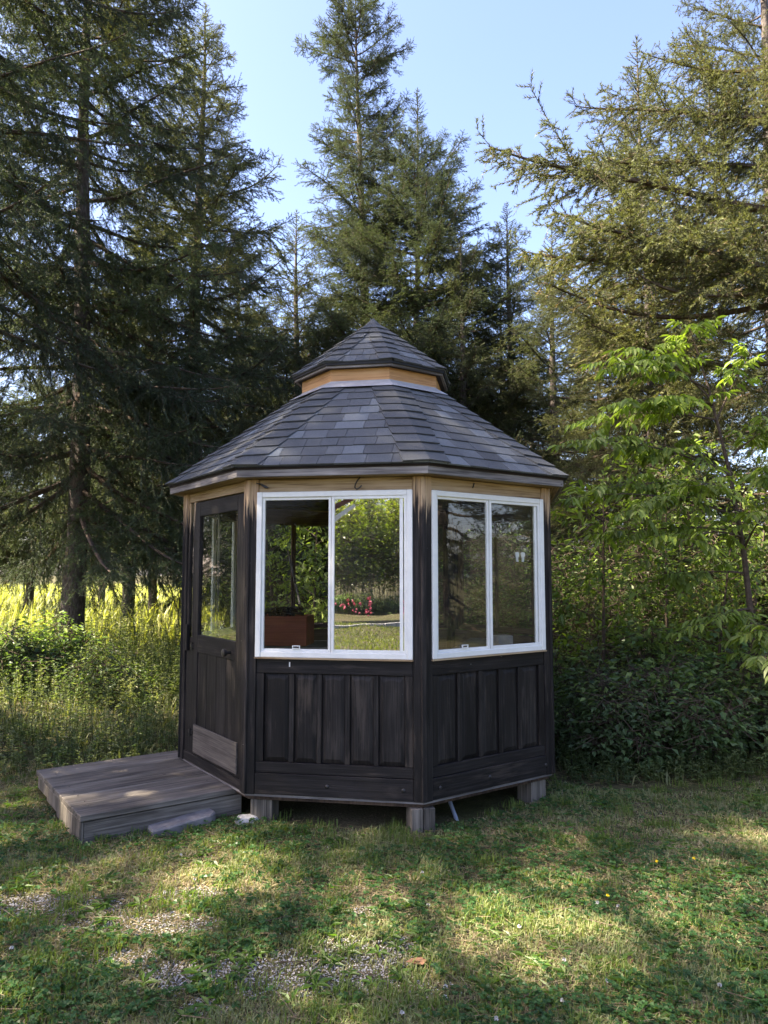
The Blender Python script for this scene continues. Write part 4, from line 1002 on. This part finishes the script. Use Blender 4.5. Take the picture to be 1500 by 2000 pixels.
def scatter(x0, x1, y0, y1, n, seed, f=None):
    rg = np.random.default_rng(seed); P = np.stack([rg.uniform(x0, x1, n), rg.uniform(y0, y1, n)], 1)
    if f is not None: P = P[f(P[:, 0], P[:, 1], rg.random(len(P)))]
    return P
def offgaz(x, y, m=1.5):
    d = np.hypot(x-CX, y-CY) > m
    qx = (x-fr_.x)*ax.x+(y-fr_.y)*ax.y; qy = (x-fr_.x)*ay.x+(y-fr_.y)*ay.y
    return d & ~((qx > -.05) & (qx < LX+.03) & (qy > -.03) & (qy < LY+.03))
edge_l = lambda x: 6.15+0.0*x+0.25*np.sin(x*2.1)
XY = scatter(-8.5, -1.2, 5.6, 11.5, 2600, 1, lambda x, y, r: offgaz(x, y, 1.6) & (y > np.where(x < -2.5, 6.4, 6.35)) & (r < .35+.6*fbm(x*.7, y*.7, 5)))
weeds('weeds', 'leafy waist high weeds and tall grass behind the platform on the left', XY, .46, 30, .055, .019, (.10, .14, .065), (.24, .25, .14), 2)
XY = scatter(-11, -1.0, 9.5, 17, 2200, 3, lambda x, y, r: r < .9)
weeds('tall_weeds', 'taller pale weeds in front of the sunny field', XY, .75, 24, .085, .02, (.085, .12, .06), (.22, .235, .14), 4)
XY = scatter(1.3, 7, 6.3, 13, 2200, 5, lambda x, y, r: offgaz(x, y, 1.6))
weeds('undergrowth', 'dark undergrowth filling the thicket right of the gazebo', XY, .6, 22, .06, .022, (.04, .07, .027), (.08, .12, .042), 6)
XY = scatter(-3.5, 3.5, 8.2, 16, 1300, 7, lambda x, y, r: r < .9)
weeds('rear_weeds', 'green weeds growing behind the gazebo', XY, .6, 22, .07, .022, (.06, .09, .025), (.12, .16, .045), 8)

XY = scatter(1.15, 4.2, 5.85, 7.4, 420, 9, lambda x, y, r: offgaz(x, y, 1.6) & (y > 6.0-.1*x+.5*fbm(x*2, y*2, 8)) & (r < 1.5*fbm(x*1.6, y*1.6, 6)-.2))
weeds('shrub_edge_weeds', 'mixed pale leafy weeds growing up through the edge of the shrubs', XY, .62, 26, .06, .026, (.075, .12, .045), (.15, .2, .08), 19, .1)
XY = scatter(1.1, 3.8, 5.75, 6.5, 500, 10, lambda x, y, r: offgaz(x, y, 1.55) & (y > 5.9-.08*x))
weeds('edge_ground_cover', 'low leafy plants along the foot of the shrubs', XY, .14, 14, .045, .024, (.06, .09, .04), (.13, .16, .07), 20, .3)

XY = scatter(-5.5, -1.3, 5.5, 7.4, 900, 12, lambda x, y, r: offgaz(x, y, 1.5) & (y > 5.75+.3*fbm(x*2, y*2, 9)))
weeds('low_weeds', 'low leafy weeds along the back of the platform', XY, .17, 18, .045, .022, (.08, .12, .05), (.19, .21, .1), 23, .3)

# ------------------------------------------------------------------ grass
def blades(name, label, XY, hgt, wid, cols, seed, lean=.6, segs=2, w_scale=None):
    rg = np.random.default_rng(seed); n = len(XY); z = gh(XY[:, 0], XY[:, 1])
    B = np.stack([XY[:, 0], XY[:, 1], z-.004], 1); a = rg.random(n)*6.28; h = np.asarray(hgt)*(.45+.9*rg.random(n)); ln = np.abs(rg.normal(size=n))*lean
    dr = np.stack([np.cos(a), np.sin(a), np.zeros(n)], 1); sd = np.stack([-np.sin(a+rg.normal(size=n)*.5), np.cos(a), np.zeros(n)], 1); w = np.asarray(wid)*(.6+.8*rg.random(n))
    w = w[:, None]; hh = h[:, None]; L = ln[:, None]
    m1 = B+dr*hh*L*.35+np.array([0, 0, 1.0])*hh*.6; tip = B+dr*hh*L*1.05+np.array([0, 0, 1.0])*hh*(1-.35*np.minimum(L, 1.6))
    V = np.stack([B-sd*w/2, B+sd*w/2, m1-sd*w*.42, m1+sd*w*.42, tip], 1).reshape(-1, 3)
    F = np.array([[0, 1, 3], [0, 3, 2], [2, 3, 4]]); FF = (F[None]+np.arange(n)[:, None, None]*5).reshape(-1, 3)
    return tag(link(name, tri_mesh(name, V, FF, [M['grass']], None, np.repeat(cols[:, None], 5, 1).reshape(-1, 3))), label, kind='stuff')
def lawn_masks(x, y):
    big = fbm(x*.9+3, y*.9, 21); fine = fbm(x*4, y*4, 33)
    dry = np.clip((fbm(x*1.3+7, y*1.3+2, 40)-.42)*4, 0, 1)
    return big, fine, dry
# gravel showing through: patches measured on the ground
gp = [(*G(600, 1895)[:2], .55, .19), (*G(700, 1860)[:2], .3, .12), (*G(390, 1745)[:2], .28, .12), (*G(290, 1810)[:2], .4, .13), (*G(330, 1910)[:2], .3, .14), (*G(110, 1770)[:2], .45, .16), (*G(690, 1790)[:2], .1, .07), (*G(400, 1970)[:2], .15, .06), (*G(230, 1870)[:2], .2, .07)]
def gravel_k(x, y):
    k = np.zeros_like(x)
    wx = x+(fbm(x*6, y*6, 51)-.5)*.25; wy = y+(fbm(x*6+5, y*6, 52)-.5)*.16
    for gx, gy, a, b in gp: k = np.maximum(k, 1-((wx-gx)/a)**2-((wy-gy)/b)**2)
    return np.clip(k*1.5, 0, 1)
def inlawn(x, y): return (y < 5.9+.35*np.sin(x*1.7+1)+np.where(x > 1.4, .0, 0)+np.where(x < -2.2, .3, 0))
rg = np.random.default_rng(99)
def lawn_pts(n, seed, y0=2.0, y1=7.0, power=1.6):
    r = np.random.default_rng(seed); y = y0+(y1-y0)*r.random(n)**power; half = .56*y+.35; x = (r.random(n)*2-1)*half; return x, y, r
x, y, r = lawn_pts(330000, 1); big, fine, dry = lawn_masks(x, y); gk = gravel_k(x, y)
kk = offgaz(x, y, 1.42) & inlawn(x, y) & (r.random(len(x)) < (1-.86*gk)*(.55+.6*fine)); x, y, big, fine, dry = x[kk], y[kk], big[kk], fine[kk], dry[kk]
n = len(x); t = r.random((n, 1)); isdry = (r.random(n) < .24+.5*dry)[:, None]
green = np.array([.16, .18, .08])*(1-t)+np.array([.26, .285, .13])*t
tan = np.array([.26, .21, .125])*(1-t)+np.array([.42, .36, .24])*t
cols = np.where(isdry, tan, green)*(.7+.55*big[:, None])
blades('lawn_grass', 'short patchy lawn grass in front of the gazebo', np.stack([x, y], 1), np.where(isdry[:, 0], .024, .034)*(.35+1.5*fine**1.3), .0038*(0.6+y/5), cols, 12, np.where(isdry[:, 0], 1.6, .8))
# longer tufts
r = np.random.default_rng(5); cx_, cy_, _ = lawn_pts(420, 6, 2.3, 6.2, 1.1); 
spots = np.stack([cx_, cy_], 1); spots = np.concatenate([spots, [G(u, v)[:2] for u, v in ((540, 1690), (550, 1700), (535, 1705), (100, 1690), (130, 1660), (60, 1700), (30, 1740), (200, 1650), (640, 1600), (690, 1600), (600, 1598), (560, 1602), (750, 1605), (950, 1585), (1010, 1578))]])
spots = spots[offgaz(spots[:, 0], spots[:, 1], 1.36)]
idx = np.repeat(np.arange(len(spots)), 55); P = spots[idx]+r.normal(size=(len(idx), 2))*.04
t = r.random((len(idx), 1)); cols = np.array([.085, .135, .028])*(1-t)+np.array([.16, .21, .05])*t
blades('grass_tufts', 'longer grass tufts standing in the lawn and along the gazebo base', P, .06, .0042, cols, 13, .55)
# clover and broad lawn weeds
def clover():
    x, y, r = lawn_pts(24000, 31, 2.2, 6.0, 1.4); c = fbm(x*1.5+1, y*1.5+9, 61)
    kk = offgaz(x, y, 1.45) & inlawn(x, y) & (r.random(len(x)) < np.clip((c-.42)*5+.15+.35*(x > -.1), .04, 1)*(1-gravel_k(x, y))); x, y = x[kk], y[kk]; n = len(x)
    h = .014+.026*r.random(n); P = np.repeat(np.stack([x, y, gh(x, y)+h], 1), 3, 0); a = np.repeat(r.random(n)*6.28, 3)+np.tile([0, 2.09, 4.19], n)
    D = np.stack([np.cos(a), np.sin(a), .12+.2*r.normal(size=3*n)], 1); sz = np.repeat(.6+.8*r.random(n), 3)
    col = np.repeat(np.array([.045, .105, .028])*(.65+.8*r.random((n, 1))), 3, 0)
    Nu = np.repeat(np.array([[0, 0, 1.0]])+r.normal(size=(n, 3))*.3, 3, 0)
    V, F, T = leaves(P, D, Nu, .017*sz, .017*sz, col, fold=.15)
    tag(link('clover', tri_mesh('clover', V, F, [M['leaf']], None, T)), 'clover leaves growing through the lawn', kind='stuff')
    x, y, r = lawn_pts(1300, 35, 2.3, 6.0, 1.2); kk = offgaz(x, y, 1.5) & inlawn(x, y); x, y = x[kk], y[kk]; n = len(x); q = 6
    P = np.repeat(np.stack([x, y, gh(x, y)+.006], 1), q, 0); a = np.repeat(r.random(n)*6.28, q)+np.tile(np.arange(q)*1.05, n)+r.normal(size=n*q)*.2
    D = np.stack([np.cos(a), np.sin(a), .45+.2*r.normal(size=q*n)], 1); sz = np.repeat(.5+.9*r.random(n), q)
    col = np.repeat(np.array([.07, .125, .028])*(.7+.7*r.random((n, 1))), q, 0)
    V, F, T = leaves(P, D, np.tile([0, 0, 1.0], (n*q, 1)), .06*sz, .017*sz, col, curl=.35)
    tag(link('plantain', tri_mesh('plantain', V, F, [M['leaf']], None, T)), 'small rosettes of broad lawn weeds', kind='stuff')
clover()
# straw: dry stems lying flat
x, y, r = lawn_pts(16000, 41, 2.2, 6.3, 1.3); kk = offgaz(x, y, 1.4) & (fbm(x*1.3+7, y*1.3+2, 40)+r.random(len(x))*.3 > .5); x, y = x[kk], y[kk]; n = len(x)
a = r.random(n)*6.28; L = .03+.09*r.random(n); P0 = np.stack([x, y, gh(x, y)+.006+.02*r.random(n)], 1); P1 = P0+np.stack([np.cos(a)*L, np.sin(a)*L, r.normal(size=n)*.008], 1)
V, F = stick_tubes(P0, P1, np.repeat(.0011, n), np.repeat(.0008, n), 3); tn = np.repeat(np.array([.26, .2, .12])*(.5+.9*r.random((n, 1))), 6, 0)
tag(link('straw', tri_mesh('straw', V, F, [M['grass']], None, tn)), 'dry stems lying flat in the lawn', kind='stuff')
x, y, r = lawn_pts(260, 47, 2.3, 6.0, 1.1); kk = offgaz(x, y, 1.5); x, y = x[kk], y[kk]; n = len(x)
a = r.random(n)*6.28; L = .05+.12*r.random(n); P0 = np.stack([x, y, gh(x, y)+.018+.012*r.random(n)], 1); P1 = P0+np.stack([np.cos(a)*L, np.sin(a)*L, r.normal(size=n)*.012], 1)
V, F = stick_tubes(P0, P1, np.repeat(.0024, n), np.repeat(.0012, n), 4); tn = np.repeat(np.array([.12, .085, .06])*(.5+1.2*r.random((n, 1))), 8, 0)
tag(link('twig_litter', tri_mesh('twig_litter', V, F, [M['grass']], None, tn)), 'small fallen twigs scattered over the lawn', kind='stuff')
# gravel chips
def chips(name, label, n, seed, f, size, c0, c1):
    x, y, r = lawn_pts(n, seed, 2.2, 5.2, 1.2); kk = f(x, y, r); x, y = x[kk], y[kk]; n = len(x)
    base = np.array([[1, 0, 0], [-1, 0, 0], [0, 1, 0], [0, -1, 0], [0, 0, .7], [0, 0, -.7]], float)
    s = size*(.45+1.0*r.random((n, 1, 1))); V = base[None]*s*(1+.35*r.normal(size=(n, 6, 3))); V += np.stack([x, y, gh(x, y)+.003], 1)[:, None]
    F = np.array([[0, 2, 4], [2, 1, 4], [1, 3, 4], [3, 0, 4], [2, 0, 5], [1, 2, 5], [3, 1, 5], [0, 3, 5]]); FF = (F[None]+np.arange(n)[:, None, None]*6).reshape(-1, 3)
    k = r.random((n, 1)); col = np.repeat(np.array(c0)*(1-k)+np.array(c1)*k, 6, 0)
    tag(link(name, tri_mesh(name, V.reshape(-1, 3), FF, [M['chip']], None, col)), label, kind='stuff')
m, n_, p_, _ = mat('gravel chip'); n_.links.new(N(n_, 'ShaderNodeAttribute', attribute_name='tint').outputs['Color'], p_.inputs['Base Color']); p_.inputs['Roughness'].default_value = .85; M['chip'] = m
chips('gravel', 'pale gravel showing through worn patches of lawn', 170000, 71, lambda x, y, r: r.random(len(x)) < (gravel_k(x, y)**.8*.85+.02)*(np.hypot(x-CX, y-CY) > 1.6), .0040, (.11, .1, .09), (.42, .4, .37))
chips('leaf_litter', 'brown crumbs of dead leaves and soil among the grass', 30000, 73, lambda x, y, r: r.random(len(x)) < .3, .004, (.04, .026, .015), (.14, .09, .05))

# taller field grass in the sun, beyond the trees
x = rg.uniform(-42, 8, 42000); y = 16+rg.random(42000)**1.4*60; t = rg.random((42000, 1))
blades('field_grass', 'tall sunlit yellow green grass of the open field', np.stack([x, y], 1), .75, .03+y*.0012, np.array([.25, .27, .085])*(1-t)+np.array([.38, .38, .15])*t, 15, .5)
x = rg.uniform(-9, 9, 36000); y = rg.uniform(5.6, 14, 36000); kk = offgaz(x, y, 1.5) & ~inlawn(x, y-.15); x, y = x[kk], y[kk]; t = rg.random((len(x), 1))
blades('rough_grass', 'rough uncut grass round the back and the left of the gazebo', np.stack([x, y], 1), np.where(x > .8, .10, .17), .006+.0006*y, np.array([.10, .125, .05])*(1-t)+np.array([.22, .22, .11])*t, 16, .7)

# clover heads, buttercups, dead leaves: single small things
def head(name, u, v, h, rad, m, label, cat, group):
    p = G(u, v); z = float(gh(p[0], p[1])); rt = empty(name, (p[0], p[1], z)); tag(rt, label, cat, group)
    mb = MB(); mb.tube([(0, 0, 0), (0.004, 0, h)], .0012, 4); mb.build('stem', M['bark_plain'], rt)
    mb = MB(); r = random.Random(u); pts = []
    for k in range(26):
        a = r.uniform(0, 6.28); b = r.uniform(-.6, 1.5); d = Vector((math.cos(a)*math.cos(b), math.sin(a)*math.cos(b), math.sin(b)))
        c = Vector((.004, 0, h)); s = d.orthogonal().normalized()*rad*.28; mb.poly([c-s, c+s, c+d*rad+s*.6, c+d*rad-s*.6], [(0, 1, 2, 3)], [(0, 0, 0)]*4)
    mb.build('flower', M[m], rt)
for u, v in ((823, 1716), (1165, 1776), (1206, 1785), (1013, 1818), (868, 1931), (867, 1950), (783, 1983), (1097, 1957), (1404, 1945), (967, 1990), (835, 1785), (320, 1757), (378, 1731), (352, 1680), (20, 1865), (1183, 1930), (846, 1895), (1100, 1886)):
    head('clover_flower', u, v, .03, .009, 'petal_white', 'small white clover flower head standing in the lawn', 'flower', 'white clover flowers in the lawn')
for u, v in ((1282, 1703), (1355, 1700), (1186, 1771)):
    head('buttercup', u, v, .05, .008, 'petal_yellow', 'tiny yellow flower in the lawn towards the right', 'flower', 'yellow flowers in the lawn')
for k, (u, v, lb) in enumerate(((812, 1885, 'largest curled dead leaf beside the gravel patch'), (1230, 1890, 'small brown dead leaf in the clover at lower right'), (575, 1828, 'dark dead leaf at the edge of the bright patch of lawn'), (1060, 1775, 'dead leaf lying in the middle of the lawn right of centre'))):
    p = G(u, v); mb = MB(); s = .045 if k == 0 else .028
    mb.poly([(-s, 0, .004), (-s*.3, -s*.45, .018), (s*.6, -s*.35, .012), (s, 0, .022), (s*.5, s*.4, .02), (-s*.4, s*.4, .01), (0, 0, .006)], [(0, 1, 6), (1, 2, 6), (2, 3, 6), (3, 4, 6), (4, 5, 6), (5, 0, 6)], [(0, 0, 0)]*7)
    o = mb.build('dead_leaf', M['dead_leaf']); o.location = (p[0], p[1], float(gh(p[0], p[1]))+.012); o.rotation_euler = (.2, .1, k*1.3); tag(o, lb, 'leaf')

# ------------------------------------------------------------------ behind the viewer: what the window mirrors
e0, n0 = fdir(0); Rz = Matrix.Rotation(-TH, 3, 'Z'); wn = np.array(Rz @ n0); wp = np.array(gl(corner(0)))
def mirror(P): P = np.array(P, float); return P-2*((P-wp)@wn)*wn
def mg(u, v, z=0): return mirror(G(u, v, z))
# lawn behind
x = rg.uniform(-12, 3, 45000); y = rg.uniform(-15, 1.9, 45000); t = rg.random((45000, 1))
blades('rear_lawn', 'lawn behind the viewer, mirrored in the window', np.stack([x, y], 1), .08, .02, np.array([.09, .12, .03])*(1-t)+np.array([.18, .2, .06])*t, 17, .9)
a, b = mg(640, 1228), mg(800, 1222); d = norm(b-a)
mb = MB(); root = empty('kerb', tuple(a)); tag(root, 'pale stone kerb along the flower bed mirrored in the window', 'kerb')
for k in range(-6, 14):
    mb = MB(); mb.box(Vector(d*(k*.62)), Vector(d), Vector((-d[1], d[0], 0)), Z, .6, .16, .14); mb.build('kerb_stone', M['stone'], root, .01)
bed = [(mg(u, 1185, .2), mn) for u, mn in ((665, 0), (690, 1), (715, 2), (745, 0), (775, 1), (795, 2), (620, 1), (830, 0))]
for k, (p, mn) in enumerate(bed):
    o = bush(BM[mn], p[0], p[1], .95, 'leafy garden shrub in the flower bed mirrored in the window', 'shrubs of the flower bed')
for k in range(46):
    u = random.choice((random.gauss(682, 14), random.gauss(682, 14), random.uniform(715, 725), random.uniform(785, 800))); v = random.gauss(1185, 9); p = mirror(at(u, v, 31+random.uniform(-.5, .5)))
    mb = MB()
    for q in range(9):
        a_ = random.uniform(0, 6.28); b_ = random.uniform(-.3, 1.4); dd = Vector((math.cos(a_)*math.cos(b_), math.sin(a_)*math.cos(b_), math.sin(b_))); s = dd.orthogonal().normalized()*.028
        mb.poly([-s, s, dd*.055+s, dd*.055-s], [(0, 1, 2, 3)], [(0, 0, 0)]*4)
    o = mb.build('rose', M['petal_pink']); o.location = Vector(p); tag(o, 'pink rose bloom in the flower bed mirrored in the window', 'flower', 'pink roses of the flower bed')
GM = [bush_mesh(90+k, 1.0, 2.6, 46, 110, 0.07, 0.034, (.10, .14, .03), (.2, .25, .06)) for k in range(2)]
for k, (u, dp, s) in enumerate(((640, 36, 2.4), (680, 38, 2.6), (720, 35, 2.5), (760, 37, 2.7), (800, 35, 2.6), (600, 37, 2.5), (840, 36, 2.6), (700, 42, 3.2), (780, 43, 3.4))):
    p = mirror(at(u, 1120, dp)); bush(GM[k % 2], p[0], p[1], s, 'big leafy tree beyond the flower bed mirrored in the window', 'trees mirrored in the window')
# house: gable wall, rake board, roof
root = empty('house', tuple(mirror(at(640, 1120, 27)))); o0 = np.array(root.location)
tag(root, 'house with brown roof and pale gable board mirrored in the window', 'house')
q = [mirror(at(u, v, 27))-o0 for u, v in ((560, 1075), (690, 985), (690, 850), (480, 850), (480, 1120))]
bk = np.array(mirror(at(560, 1075, 30)))-np.array(mirror(at(560, 1075, 27)))
mb = MB(); A, B = Vector(q[0]), Vector(q[1]); dn = (B-A).normalized(); mb.box(A, dn, Vector(bk).normalized(), dn.cross(Vector(bk).normalized()), (B-A).length, .05, .16); mb.build('rake_board', M['white_thing'], root)
mb = MB(); sh = Vector(bk)*.9; P4 = [Vector(q[0]), Vector(q[1]), Vector(q[1])+sh, Vector(q[0])+sh]; nn = (P4[1]-P4[0]).cross(P4[3]-P4[0]).normalized()*.08
if nn.z < 0: nn = -nn
nn = nn+Z*.12
mb.poly([p+nn for p in P4]+[p+nn*2 for p in P4], [(0, 1, 2, 3), (7, 6, 5, 4), (0, 4, 5, 1), (1, 5, 6, 2), (2, 6, 7, 3), (3, 7, 4, 0)], [(0, 0, 0)]*8); mb.build('roof', M['house_roof'], root)
q[1] = q[0]+(q[1]-q[0])*.12; mb = MB(); A = Vector(q[0]); mb.poly([Vector((A.x, A.y, -o0[2])), Vector((q[1][0], q[1][1], -o0[2])), Vector(q[1]), A]+[Vector((p.x, p.y, p.z))+sh*.5 for p in (Vector((A.x, A.y, -o0[2])), Vector((q[1][0], q[1][1], -o0[2])), Vector(q[1]), A)], [(0, 1, 2, 3), (7, 6, 5, 4), (0, 4, 5, 1), (1, 5, 6, 2), (2, 6, 7, 3), (3, 7, 4, 0)], [(0, 0, 0)]*8)
mb.build('wall', M['house_wall'], root)
print('tris', sum(len(m.polygons) for m in bpy.data.meshes), 'objs', len(bpy.data.objects))
